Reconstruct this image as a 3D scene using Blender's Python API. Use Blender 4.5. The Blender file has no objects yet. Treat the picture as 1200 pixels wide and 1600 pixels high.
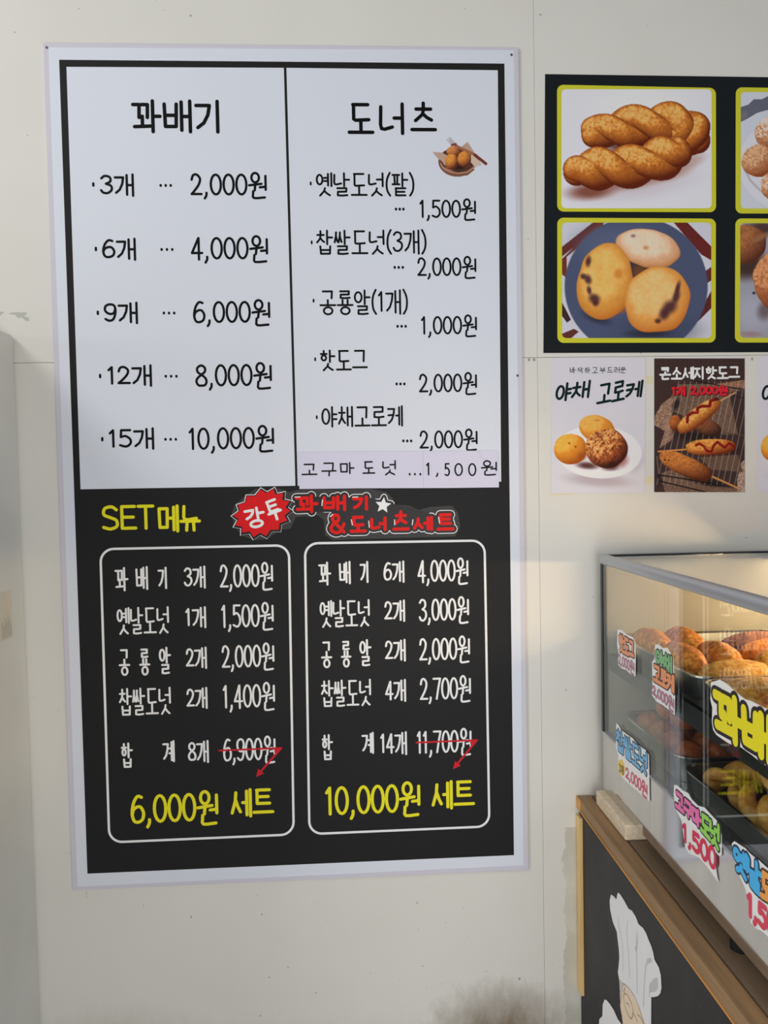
import bpy, bmesh, math, random
import numpy as np
from mathutils import Vector, Matrix, noise as mnoise

S = bpy.context.scene
COL = S.collection

# ------------------------------------------------------------------ camera
FPX = 1200.0                                   # focal length in pixels of the 1200x1600 frame
CAM = np.array([0.6174, -1.70, 1.50])
def cam_rot(yaw, pitch, roll):
    cy, sy, cp, sp = math.cos(yaw), math.sin(yaw), math.cos(pitch), math.sin(pitch)
    f = np.array([sy*cp, cy*cp, sp]); r = np.array([cy, -sy, 0]); u = np.cross(r, f)
    c, s = math.cos(roll), math.sin(roll)
    return np.array([r*c+u*s, -r*s+u*c, f])
RC = cam_rot(.0518, -.0365, -.0189)
cd = bpy.data.cameras.new('camera'); cam = bpy.data.objects.new('camera', cd); COL.objects.link(cam)
cd.sensor_fit = 'VERTICAL'; cd.sensor_height = 36; cd.lens = FPX/1600*36; cd.clip_start = .02
cam.matrix_world = Matrix([list(RC[0]), list(RC[1]), list(-RC[2])]).transposed().to_4x4()
cam.location = CAM
S.camera = cam

# ------------------------------------------------------------------ world, daylight, added fill lights, exposure
S.view_settings.view_transform = 'Standard'; S.view_settings.look = 'None'
S.view_settings.exposure = 0.0; S.view_settings.gamma = 1.0; S.view_settings.use_curve_mapping = False
w = bpy.data.worlds.new('street daylight'); S.world = w; w.use_nodes = True
w.node_tree.nodes['Background'].inputs[0].default_value = (.93, .97, 1.0, 1)
w.node_tree.nodes['Background'].inputs[1].default_value = 0.28

def area(name, loc, target, sx, sy, power, col):
    ld = bpy.data.lights.new(name, 'AREA'); ld.shape = 'RECTANGLE'; ld.size = sx; ld.size_y = sy
    ld.energy = power; ld.color = col
    o = bpy.data.objects.new(name, ld); COL.objects.link(o); o.location = loc
    o.rotation_euler = (Vector(target)-Vector(loc)).to_track_quat('-Z', 'Y').to_euler()
    return o
area('skylight_over_the_cabinet', (-1.3, -1.9, 3.2), (.4, 0, 1.5),   .9, .7, 20, (1.0, .985, .95))
area('low_right_fill_light', (1.0, -2.2, 1.0), (.9, 0, .8), .8, 1.2, 17.5, (1, .985, .975))  # added fill behind the camera, lifts the lower right of the wall
area('left_fill_light', (-2.2, -2.4, 1.2), (1.1, -.5, .9), 1.5, 2.0, 30, (1, .99, .97))  # added fill from the left, power set to balance the wall brightness

# ------------------------------------------------------------------ measuring helpers: photograph -> places in the shop
def _ray(px, py): return RC.T @ np.array([(px-600)/FPX, (800-py)/FPX, 1.0])
def on_y(px, py, y=0.0):
    d = _ray(px, py); return CAM+d*((y-CAM[1])/d[1])
def on_x(px, py, x):
    d = _ray(px, py); return CAM+d*((x-CAM[0])/d[0])
PLANE_Y = 0.0
def W2(px, py):
    p = on_y(px, py, PLANE_Y); return (p[0], p[2])      # (x, z) on the back wall

# ------------------------------------------------------------------ objects
KG = 1.28                                       # print colour seen in the photo -> pigment
def lin(c):
    c = np.asarray(c, float)/255.0
    return np.where(c <= .04045, c/12.92, ((c+.055)/1.055)**2.4)
def pig(c, k=None): return tuple(np.clip(lin(c)*(KG if k is None else k), 0, .92))+(1.0,)

def new_obj(name, verts, faces, mat, parent=None, smooth=False, attr=None, uvsharp=None):
    me = bpy.data.meshes.new(name)
    off = Vector(parent_origin(parent)) if parent else Vector((0, 0, 0))
    v = np.asarray(verts, float)-np.array(off)
    me.from_pydata(v.tolist(), [], [list(map(int, f)) for f in faces])
    if attr is not None:
        a = me.color_attributes.new('ink', 'FLOAT_COLOR', 'POINT')
        a.data.foreach_set('color', np.asarray(attr, np.float32).ravel())
    if smooth: me.polygons.foreach_set('use_smooth', [True]*len(me.polygons))
    me.materials.append(mat); me.update()
    o = bpy.data.objects.new(name, me); COL.objects.link(o)
    if parent: o.parent = parent
    return o
def parent_origin(p):
    v = Vector((0, 0, 0))
    while p is not None: v += Vector(p.location); p = p.parent
    return v
def thing(name, label, cat, loc, group=None):
    o = bpy.data.objects.new(name, None); o.empty_display_size = .05; COL.objects.link(o); o.location = loc
    return tag(o, label, cat, group)
def tag(o, label, cat, group=None):
    o['label'] = label; o['category'] = cat
    if group: o['group'] = group
    return o
def struct(o): o['kind'] = 'structure'; return o

class MB:
    def __init__(s): s.v = []; s.f = []
    def add(s, v, f):
        n = len(s.v); s.v += [tuple(p) for p in v]; s.f += [[i+n for i in q] for q in f]
    def box(s, x0, x1, y0, y1, z0, z1):
        s.add([(x0, y0, z0), (x1, y0, z0), (x1, y1, z0), (x0, y1, z0), (x0, y0, z1), (x1, y0, z1), (x1, y1, z1), (x0, y1, z1)],
              [(0, 3, 2, 1), (4, 5, 6, 7), (0, 1, 5, 4), (1, 2, 6, 5), (2, 3, 7, 6), (3, 0, 4, 7)])
    def tube(s, a, b, r, n=16):
        a = Vector(a); b = Vector(b); d = (b-a).normalized(); u = d.orthogonal().normalized(); w_ = d.cross(u)
        ring = [math.cos(2*math.pi*i/n)*u+math.sin(2*math.pi*i/n)*w_ for i in range(n)]
        v = [a+q*r for q in ring]+[b+q*r for q in ring]
        f = [(i, (i+1) % n, n+(i+1) % n, n+i) for i in range(n)]+[tuple(range(n))[::-1], tuple(range(n, 2*n))]
        s.add(v, f)
    def build(s, name, mat, parent=None, bevel=0, smooth=False):
        o = new_obj(name, s.v, s.f, mat, parent, smooth)
        if bevel:
            m = o.modifiers.new('edge', 'BEVEL'); m.width = bevel; m.segments = 2; m.limit_method = 'ANGLE'
        return o

# ------------------------------------------------------------------ materials
def material(name, col, rough=.5, metal=0.0, spec=.22):
    m = bpy.data.materials.new(name); m.use_nodes = True; b = m.node_tree.nodes['Principled BSDF']
    b.inputs['Base Color'].default_value = col if len(col) == 4 else tuple(col)+(1,)
    b.inputs['Roughness'].default_value = rough; b.inputs['Metallic'].default_value = metal
    b.inputs['Specular IOR Level'].default_value = spec
    return m
def nd(m, t, **kw):
    n = m.node_tree.nodes.new(t)
    for k, v in kw.items(): setattr(n, k, v)
    return n
def lk(m, a, b): m.node_tree.links.new(a, b)
def mathn(m, op, a, b=None, c=None, clamp=False):
    n = nd(m, 'ShaderNodeMath', operation=op, use_clamp=clamp)
    for i, q in enumerate((a, b, c)):
        if q is None: continue
        if isinstance(q, (int, float)): n.inputs[i].default_value = q
        else: lk(m, q, n.inputs[i])
    return n.outputs[0]
def mixc(m, f, a, b, mode='MIX'):
    n = nd(m, 'ShaderNodeMix', data_type='RGBA', blend_type=mode)
    if isinstance(f, (int, float)): n.inputs[0].default_value = f
    else: lk(m, f, n.inputs[0])
    for i, q in ((6, a), (7, b)):
        if isinstance(q, tuple): n.inputs[i].default_value = q
        else: lk(m, q, n.inputs[i])
    return n.outputs[2]
def noisen(m, sc, det=3, rough=.5, vec=None, scale3=None):
    if vec is None: vec = nd(m, 'ShaderNodeNewGeometry').outputs['Position']
    if scale3:
        mp = nd(m, 'ShaderNodeMapping'); mp.inputs['Scale'].default_value = scale3; lk(m, vec, mp.inputs[0]); vec = mp.outputs[0]
    n = nd(m, 'ShaderNodeTexNoise'); n.inputs['Scale'].default_value = sc; n.inputs['Detail'].default_value = det; n.inputs['Roughness'].default_value = rough
    lk(m, vec, n.inputs['Vector']); return n.outputs['Fac']
def rampn(m, f, stops):
    r = nd(m, 'ShaderNodeValToRGB'); e = r.color_ramp.elements
    while len(e) < len(stops): e.new(.5)
    for q, (p, c) in zip(e, stops): q.position = p; q.color = c if isinstance(c, tuple) else (c, c, c, 1)
    lk(m, f, r.inputs[0]); return r.outputs[0]
def bumpn(m, h, strength, dist):
    b = nd(m, 'ShaderNodeBump'); b.inputs['Strength'].default_value = strength; b.inputs['Distance'].default_value = dist
    lk(m, h, b.inputs['Height']); lk(m, b.outputs[0], m.node_tree.nodes['Principled BSDF'].inputs['Normal'])
def base(m): return m.node_tree.nodes['Principled BSDF'].inputs['Base Color']

def vary(m, c1, c2, sc, det=3, scale3=None, lo=.35, hi=.65):
    lk(m, rampn(m, noisen(m, sc, det, scale3=scale3), [(lo, c1), (hi, c2)]), base(m)); return m

def mat_wall():
    m = material('painted wall board', pig((206, 204, 198)), .6, spec=.2)
    pos = nd(m, 'ShaderNodeNewGeometry').outputs['Position']
    sx = nd(m, 'ShaderNodeSeparateXYZ'); lk(m, pos, sx.inputs[0]); X, Z = sx.outputs[0], sx.outputs[2]
    c = rampn(m, noisen(m, 2.2, 4), [(.3, pig((203, 201, 194))), (.7, pig((209, 207, 201)))])
    def spot(x, z, rx, rz, soft=1.0):                      # a stain's own outline, broken up by noise
        a = mathn(m, 'DIVIDE', mathn(m, 'SUBTRACT', X, x), rx); b = mathn(m, 'DIVIDE', mathn(m, 'SUBTRACT', Z, z), rz)
        d = mathn(m, 'SQRT', mathn(m, 'ADD', mathn(m, 'MULTIPLY', a, a), mathn(m, 'MULTIPLY', b, b)))
        d = mathn(m, 'ADD', d, mathn(m, 'MULTIPLY', mathn(m, 'SUBTRACT', noisen(m, 26, 6, .7, scale3=(1, 1, .45)), .5), .9))
        return mathn(m, 'SUBTRACT', 1.0, mathn(m, 'MULTIPLY', mathn(m, 'SUBTRACT', d, .15), soft, clamp=True), clamp=True)
    soot = pig((104, 84, 58))
    c = mixc(m, mathn(m, 'MULTIPLY', spot(.955, .21, .17, .14, .95), 1.0), c, soot)
    c = mixc(m, mathn(m, 'MULTIPLY', spot(.10, .22, .22, .11, .9), .45), c, pig((150, 138, 118)))
    c = mixc(m, mathn(m, 'MULTIPLY', spot(.55, .16, .7, .13, 1.0), .30), c, pig((150, 140, 120)))
    # bare strip where the counter was sealed to the wall
    e = mathn(m, 'ADD', X, mathn(m, 'MULTIPLY', noisen(m, 16, 4, .6), .05))
    strip = mathn(m, 'MULTIPLY', mathn(m, 'GREATER_THAN', e, 1.127), mathn(m, 'LESS_THAN', Z, .71))
    c = mixc(m, mathn(m, 'MULTIPLY', strip, .45), c, rampn(m, noisen(m, 12, 5), [(.4, pig((146, 142, 122))), (.65, pig((182, 180, 168)))]))
    # fly specks and scuffs
    sp = mathn(m, 'GREATER_THAN', noisen(m, 95, 1, .3), .795)
    c = mixc(m, mathn(m, 'MULTIPLY', sp, .6), c, pig((96, 90, 82)))
    sc = mathn(m, 'GREATER_THAN', noisen(m, 30, 3, .6, scale3=(1.6, 1, .7)), .735)
    low = mathn(m, 'LESS_THAN', Z, .62)
    c = mixc(m, mathn(m, 'MULTIPLY', mathn(m, 'MULTIPLY', sc, low), .4), c, pig((140, 134, 122)))
    lk(m, c, base(m)); bumpn(m, noisen(m, 60, 4), .08, .004)
    return m
M = {}
M['wall'] = mat_wall()
M['gap'] = material('panel joint', pig((150, 146, 138)), .9)
M['chip'] = material('chipped paint', pig((176, 176, 168)), .8)
M['floor'] = vary(material('grey floor tile', (.3, .3, .3, 1), .5), (.42, .41, .40, 1), (.52, .51, .49, 1), 6)
M['ceiling'] = material('ceiling paint', (.7, .7, .68, 1), .8)
M['board_edge'] = material('lavender foam board', pig((193, 190, 201)), .5, spec=.2)
M['board_white'] = material('white vinyl print', pig((205, 209, 219)), .5, spec=.2)
M['board_black'] = material('black vinyl print', pig((33, 33, 34)), .5, spec=.12)
M['ink_black'] = material('black printed ink', pig((14, 14, 16)), .5, spec=.12)
M['ink_white'] = material('white printed ink', pig((222, 222, 228)), .5, spec=.2)
M['ink_yellow'] = material('yellow printed ink', pig((226, 212, 34)), .5, spec=.2)
M['ink_red'] = material('red printed ink', pig((190, 26, 40)), .5, spec=.2)
M['paper_strip'] = material('white paper strip', pig((203, 200, 218)), .6)
M['paper_shade'] = material('paper crease', pig((186, 180, 198)), .6)
M['marker'] = material('black marker', pig((18, 18, 22)), .6, spec=.15)
M['st_red'] = material('glossy red sticker ink', pig((205, 22, 28)), .45, spec=.15)
M['st_red2'] = material('bright red sticker ink', pig((214, 18, 12)), .45, spec=.15)
M['st_black'] = material('black sticker ink', pig((28, 22, 24)), .4, spec=.25)
M['st_white'] = material('white sticker ink', pig((226, 222, 226)), .3)
def mat_laminate():
    m = material('clear laminate', (.30, .29, .28, 1), .35); b = m.node_tree.nodes['Principled BSDF']; b.inputs['Alpha'].default_value = .16
    return m
M['laminate'] = mat_laminate()
M['banner_black'] = material('black banner vinyl', pig((22, 26, 29)), .5, spec=.15)
M['banner_yellow'] = material('yellow green border ink', pig((194, 192, 48)), .5)
def mat_ink():
    m = material('printed picture ink', (1, 1, 1, 1), .5, spec=.15)
    a = nd(m, 'ShaderNodeAttribute'); a.attribute_name = 'ink'; lk(m, a.outputs['Color'], base(m)); return m
M['ink'] = mat_ink()
M['paper'] = material('poster paper', pig((205, 202, 210)), .5)
M['tape'] = material('beige tape', pig((206, 200, 170)), .5)
M['green_ink'] = material('dark green brush ink', pig((14, 34, 32)), .5, spec=.1)
M['grey_ink'] = material('grey serif ink', pig((74, 72, 78)), .5)
M['p_white'] = material('white poster ink', pig((226, 224, 228)), .5); M['p_red'] = material('red poster ink', pig((206, 30, 46)), .5); M['p_dark'] = material('dark red poster ink', pig((90, 16, 24)), .5)
M['cabinet'] = vary(material('grey enamelled steel', pig((165, 165, 160)), .38), pig((192, 192, 187)), pig((198, 199, 195)), 5)
M['plate'] = material('rating plate', pig((196, 190, 176)), .5); M['plate_ink'] = material('plate print', pig((120, 112, 104)), .6)
M['screw'] = material('screw head', pig((90, 86, 84)), .4, .8)
M['alu'] = material('satin aluminium', (.50, .52, .56, 1), .42, .65)
M['frame_dark'] = material('dark steel frame', (.035, .04, .05, 1), .28, .6)
def mat_steel():
    m = material('stainless steel', (.56, .55, .54, 1), .14, 1.0); b = m.node_tree.nodes['Principled BSDF']
    lk(m, rampn(m, noisen(m, 14, 5, .6, scale3=(1, 1, .25)), [(.35, (.60, .59, .58, 1)), (.65, (.68, .67, .66, 1))]), base(m))
    lk(m, rampn(m, noisen(m, 9, 4), [(.3, .045), (.75, .12)]), b.inputs['Roughness'])
    return m
M['steel'] = mat_steel(); M['steel'].node_tree.nodes['Principled BSDF'].inputs['Metallic'].default_value = .93
M['end_panel'] = material('grey painted end panel', pig((134, 132, 124)), .4)
M['tray'] = material('dull tray steel', (.20, .21, .21, 1), .35, .9)
M['tray_lip'] = material('tray rim steel', (.62, .62, .62, 1), .22, 1.0)
M['shelf'] = material('dark shelf frame', (.04, .045, .045, 1), .4, .5)
M['rubber'] = material('black rubber', (.012, .012, .013, 1), .6)
def mat_glass():
    m = bpy.data.materials.new('display glass'); m.use_nodes = True; nt = m.node_tree; nt.nodes.clear()
    out = nd(m, 'ShaderNodeOutputMaterial'); mx = nd(m, 'ShaderNodeMixShader'); t = nd(m, 'ShaderNodeBsdfTransparent'); g = nd(m, 'ShaderNodeBsdfGlossy')
    t.inputs[0].default_value = (.93, .955, .945, 1); g.inputs[0].default_value = (1, 1, 1, 1); g.inputs['Roughness'].default_value = 0.0
    lw = nd(m, 'ShaderNodeLayerWeight'); lw.inputs[0].default_value = .5
    p5 = mathn(m, 'POWER', lw.outputs['Facing'], 5.0); f = mathn(m, 'MULTIPLY_ADD', p5, .96, .04)
    lk(m, f, mx.inputs[0]); lk(m, t.outputs[0], mx.inputs[1]); lk(m, g.outputs[0], mx.inputs[2]); lk(m, mx.outputs[0], out.inputs[0])
    return m
M['glass'] = mat_glass()
def mat_wood(name, a, b, rough=.5, grain=(1, .06, 1)):
    m = material(name, pig(a), rough)
    lk(m, rampn(m, noisen(m, 60, 5, .6, scale3=grain), [(.3, pig(a)), (.7, pig(b))]), base(m)); bumpn(m, noisen(m, 60, 5, .6, scale3=grain), .25, .002); return m
M['plank'] = mat_wood('worn brown wood', (118, 94, 70), (152, 120, 84))
M['plank_edge'] = mat_wood('raw yellow wood edge', (176, 120, 56), (206, 156, 88))
M['deck'] = mat_wood('brown counter board', (104, 86, 68), (122, 104, 84))
M['batten'] = mat_wood('pale pine batten', (196, 160, 100), (222, 190, 134), grain=(1, 1, .06))
M['block'] = vary(material('rough beige board', pig((196, 180, 158)), .9), pig((192, 176, 152)), pig((208, 194, 172)), 110, 4)
bumpn(M['block'], noisen(M['block'], 220, 4), .5, .002)
def mat_chalk():
    m = material('matt black panel', pig((58, 57, 59)), .6, spec=.3)
    c = rampn(m, noisen(m, 7, 6, .65), [(.35, pig((42, 41, 43))), (.8, pig((56, 54, 56)))])
    c = mixc(m, mathn(m, 'MULTIPLY', mathn(m, 'GREATER_THAN', noisen(m, 45, 3, .5), .755), .35), c, pig((120, 120, 124)))
    lk(m, c, base(m)); return m
M['panel'] = mat_chalk()
M['d_white'] = material('white decal vinyl', pig((218, 218, 220)), .5); M['d_grey'] = material('grey decal ink', pig((184, 184, 188)), .5); M['d_skin'] = material('beige decal ink', pig((222, 200, 176)), .5); M['d_line'] = material('thin grey decal ink', pig((104, 96, 92)), .5)
def mat_fried(name, dark, mid, light, sc=70, bump=.7, rough=.55):
    m = material(name, pig(mid, 1), rough, spec=.4)
    oc = nd(m, 'ShaderNodeTexCoord').outputs['Object']
    f = noisen(m, sc, 5, .65, vec=oc); g = noisen(m, 9, 2, .5, vec=oc)
    c = rampn(m, mathn(m, 'ADD', mathn(m, 'MULTIPLY', f, .7), mathn(m, 'MULTIPLY', g, .3)), [(.36, pig(dark, 1)), (.5, pig(mid, 1)), (.64, pig(light, 1))])
    lk(m, c, base(m)); bumpn(m, noisen(m, sc*2, 5, .7, vec=oc), bump, .004); return m
M['f_orange'] = mat_fried('breaded orange crust', (150, 70, 16), (214, 130, 36), (248, 186, 84), 95, 1.0)
M['f_yellow'] = mat_fried('golden crust', (170, 104, 28), (222, 160, 58), (248, 208, 116), 95, 1.0)
M['f_brown'] = mat_fried('dark breaded crust', (70, 30, 12), (122, 58, 26), (176, 96, 48), 95, 1.0)
M['f_ball'] = mat_fried('glossy red brown dough', (140, 66, 36), (178, 94, 50), (206, 126, 72), 25, .15, .35)
M['f_twist'] = mat_fried('sugared golden dough', (186, 124, 48), (222, 164, 74), (240, 198, 116), 60, .4, .5)
M['stick'] = mat_wood('wooden stick', (206, 170, 116), (226, 196, 146))
def mat_emit(name, col, st):
    m = bpy.data.materials.new(name); m.use_nodes = True; b = m.node_tree.nodes['Principled BSDF']
    b.inputs['Emission Color'].default_value = col; b.inputs['Emission Strength'].default_value = st; b.inputs['Base Color'].default_value = col; return m
M['lamp'] = mat_emit('warm lamp tube', (1.0, .69, .36, 1), 62)
M['hood'] = material('white lamp hood', (.8, .78, .74, 1), .4)
STK = {}
def stk(c):
    if c not in STK: STK[c] = material('sticker ink', pig(c), .4, spec=.25)
    return STK[c]
# ------------------------------------------------------------------ printed pictures (procedural, per-vertex ink)
def vnoise(X, Y, sc, seed=0):
    rs = np.random.RandomState(seed); T = rs.rand(64, 64)
    x = X / sc; y = Y / sc; xi = np.floor(x).astype(int); yi = np.floor(y).astype(int)
    fx = x - xi; fy = y - yi; fx = fx*fx*(3-2*fx); fy = fy*fy*(3-2*fy)
    g = lambda i, j: T[i % 64, j % 64]
    return (g(xi, yi)*(1-fx)+g(xi+1, yi)*fx)*(1-fy)+(g(xi, yi+1)*(1-fx)+g(xi+1, yi+1)*fx)*fy

def sstep(a, b, x):
    t = np.clip((x-a)/(b-a), 0, 1); return t*t*(3-2*t)

class Pic:
    """A printed picture: colours in sRGB 0..255, coordinates in the units of the print's own layout."""
    def __init__(s, x0, y0, x1, y1, n, bg):
        s.n = n; s.m = max(2, int(round(n*(y1-y0)/(x1-x0))))
        gx = np.linspace(x0, x1, s.n); gy = np.linspace(y0, y1, s.m)
        s.X, s.Y = np.meshgrid(gx, gy); s.px = (x1-x0)/n
        s.C = np.ones(s.X.shape+(3,))*np.array(bg, float); s.A = np.ones(s.X.shape)
    def put(s, mask, col):
        col = np.asarray(col, float); s.C = s.C*(1-mask[..., None])+col*mask[..., None]
        s.A = np.maximum(s.A, mask)
    def loc(s, cx, cy, rx, ry, ang):
        a = math.radians(ang); dx = s.X-cx; dy = s.Y-cy
        return (dx*math.cos(a)+dy*math.sin(a))/rx, (-dx*math.sin(a)+dy*math.cos(a))/ry, a
    def soft(s, cx, cy, rx, ry, ang, col, k=1.0):
        u, v, a = s.loc(cx, cy, rx, ry, ang)
        s.put(k*(1-sstep(0.2, 1.0, np.sqrt(u*u+v*v))), col)
    def disc(s, cx, cy, rx, ry, ang, col, edge=None):
        u, v, a = s.loc(cx, cy, rx, ry, ang); r = np.sqrt(u*u+v*v)
        e = edge or 1.5*s.px/min(rx, ry); s.put(1-sstep(1-e, 1+e, r), col)
    def lobe(s, cx, cy, rx, ry, ang, lit, dark, L=(-.45, -.6, .66), wob=.12, grain=.12, gs=9, seed=1, p=2.0, amb=.3, spark=0, hi=None):
        u, v, a = s.loc(cx, cy, rx, ry, ang)
        q = np.abs(u)**p+np.abs(v)**p
        q = q*(1+wob*(vnoise(s.X, s.Y, min(rx, ry)*.55, seed)-.5)*2)
        e = 2.2*s.px/min(rx, ry); m = 1-sstep(1-e, 1+e, q)
        nz = np.sqrt(np.clip(1-q, 0, 1)); nx = u*math.cos(a)-v*math.sin(a); ny = u*math.sin(a)+v*math.cos(a)
        sh = np.clip(amb+(1-amb)*(nx*L[0]+ny*L[1]+nz*L[2])*1.25, 0, 1)
        sh = sh*(1+grain*(vnoise(s.X, s.Y, gs, seed+5)-.5)*2+grain*.8*(vnoise(s.X, s.Y, gs*.4, seed+6)-.5)*2)
        sh = np.clip(sh, 0, 1.15)[..., None]
        col = np.array(dark, float)*(1-sh)+np.array(lit, float)*sh
        if hi is not None:
            h = np.clip((sh-.8)/.3, 0, 1); col = col*(1-h)+np.array(hi, float)*h
        if spark:
            sp = (vnoise(s.X, s.Y, gs*.35, seed+9) > 1-spark).astype(float)*np.clip(sh[..., 0], .2, 1)
            col = col+sp[..., None]*np.array([60, 60, 65.])
        s.put(m, np.clip(col, 0, 255))
    def rope(s, axis, r, amp, turns, lit, dark, hi, seed, ph0=0.0, grain=.16, gs=11, spark=.05, amb=.1):
        """two strands twisted round an axis, drawn as solid tubes"""
        ax = np.array(axis, float); n = 150; tt = np.linspace(0, 1, n); ts = np.linspace(0, 1, len(ax))
        cx = np.interp(tt, ts, ax[:, 0]); cy = np.interp(tt, ts, ax[:, 1])
        k = np.ones(9)/9; cx[4:-4] = np.convolve(cx, k, 'same')[4:-4]; cy[4:-4] = np.convolve(cy, k, 'same')[4:-4]
        tx = np.gradient(cx); ty = np.gradient(cy); L_ = np.hypot(tx, ty); nx_, ny_ = -ty/L_, tx/L_
        Z = np.full(s.X.shape, -1e9); N = np.zeros(s.X.shape+(3,))
        for sg in (0, math.pi):
            for i in range(n):
                a = ph0+sg-turns*2*math.pi*tt[i]; k_ = min(1, 3*min(tt[i], 1-tt[i])+.35)
                px, py, pz = cx[i]+nx_[i]*math.cos(a)*amp*k_, cy[i]+ny_[i]*math.cos(a)*amp*k_, math.sin(a)*amp*k_
                dx = s.X-px; dy = s.Y-py; q = r*r-dx*dx-dy*dy; m = q > 0
                z = np.where(m, pz+np.sqrt(np.maximum(q, 0)), -1e9); u = z > Z
                Z = np.where(u, z, Z); N[u] = np.stack([dx, dy, np.sqrt(np.maximum(q, 0))], -1)[u]/r
        m = Z > -1e8; lit_ = np.clip(amb+(1-amb)*1.2*(N[..., 0]*-.42+N[..., 1]*-.58+N[..., 2]*.70), 0, 1)*np.clip(.35+N[..., 2], .45, 1)
        sh = lit_*(1+grain*2*(vnoise(s.X, s.Y, gs, seed)-.5)+grain*1.6*(vnoise(s.X, s.Y, gs*.4, seed+1)-.5)); sh = np.clip(sh, 0, 1.15)[..., None]
        col = np.array(dark, float)*(1-sh)+np.array(lit, float)*sh; h_ = np.clip((sh-.8)/.3, 0, 1); col = col*(1-h_)+np.array(hi, float)*h_
        sp = (vnoise(s.X, s.Y, gs*.35, seed+9) > 1-spark)*np.clip(sh[..., 0], .15, 1); col = col+sp[..., None]*np.array([55, 55, 60.])
        s.put(m.astype(float), np.clip(col, 0, 255))
    def poly(s, pts, col, k=1.0):
        x = s.X; y = s.Y; ins = np.zeros(x.shape, bool); n = len(pts)
        for i in range(n):
            xa, ya = pts[i]; xb, yb = pts[(i+1) % n]
            if ya == yb: continue
            c = ((ya > y) != (yb > y)) & (x < (xb-xa)*(y-ya)/(yb-ya)+xa); ins ^= c
        s.put(ins.astype(float)*k, col)
    def line(s, pts, w, col, k=1.0):
        d = np.full(s.X.shape, 1e9)
        for (xa, ya), (xb, yb) in zip(pts[:-1], pts[1:]):
            vx, vy = xb-xa, yb-ya; t = np.clip(((s.X-xa)*vx+(s.Y-ya)*vy)/(vx*vx+vy*vy+1e-9), 0, 1)
            d = np.minimum(d, np.hypot(s.X-xa-t*vx, s.Y-ya-t*vy))
        s.put(k*(1-sstep(w/2-s.px*.7, w/2+s.px*.7, d)), col)

def pic_twists():
    p = Pic(152, 163, 912, 765, 300, (214, 213, 222))
    p.soft(520, 640, 430, 120, -8, (196, 186, 194), .8); p.soft(560, 250, 380, 160, 0, (224, 224, 232), .6)
    p.soft(300, 680, 170, 60, -5, (120, 60, 45), .9); p.soft(480, 630, 260, 60, -8, (150, 96, 80), .8)
    p.soft(700, 590, 160, 50, -15, (165, 120, 105), .7); p.soft(800, 530, 120, 50, -20, (170, 130, 120), .6)
    lit, dk, hi = (206, 128, 52), (104, 38, 10), (226, 166, 92)
    k = dict(lit=lit, dark=dk, hi=hi, grain=.16, gs=11, spark=.07, amb=.12)
    p.soft(560, 430, 260, 70, -4, (70, 24, 8), 1.0)
    kr = dict(lit=(214, 132, 50), dark=(92, 32, 10), hi=(232, 176, 102))
    p.rope([(315, 380), (430, 365), (560, 345), (690, 335), (780, 350), (815, 395), (825, 430)], 64, 50, 2.05, seed=21, ph0=.4, **kr)
    p.soft(520, 462, 170, 30, 0, (66, 22, 8), .75)
    p.rope([(228, 575), (330, 565), (450, 560), (570, 545), (680, 505), (740, 480)], 68, 46, 1.75, seed=41, ph0=2.2, **kr)
    p.soft(222, 590, 45, 50, 0, (160, 72, 20), .5)
    return p

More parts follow.
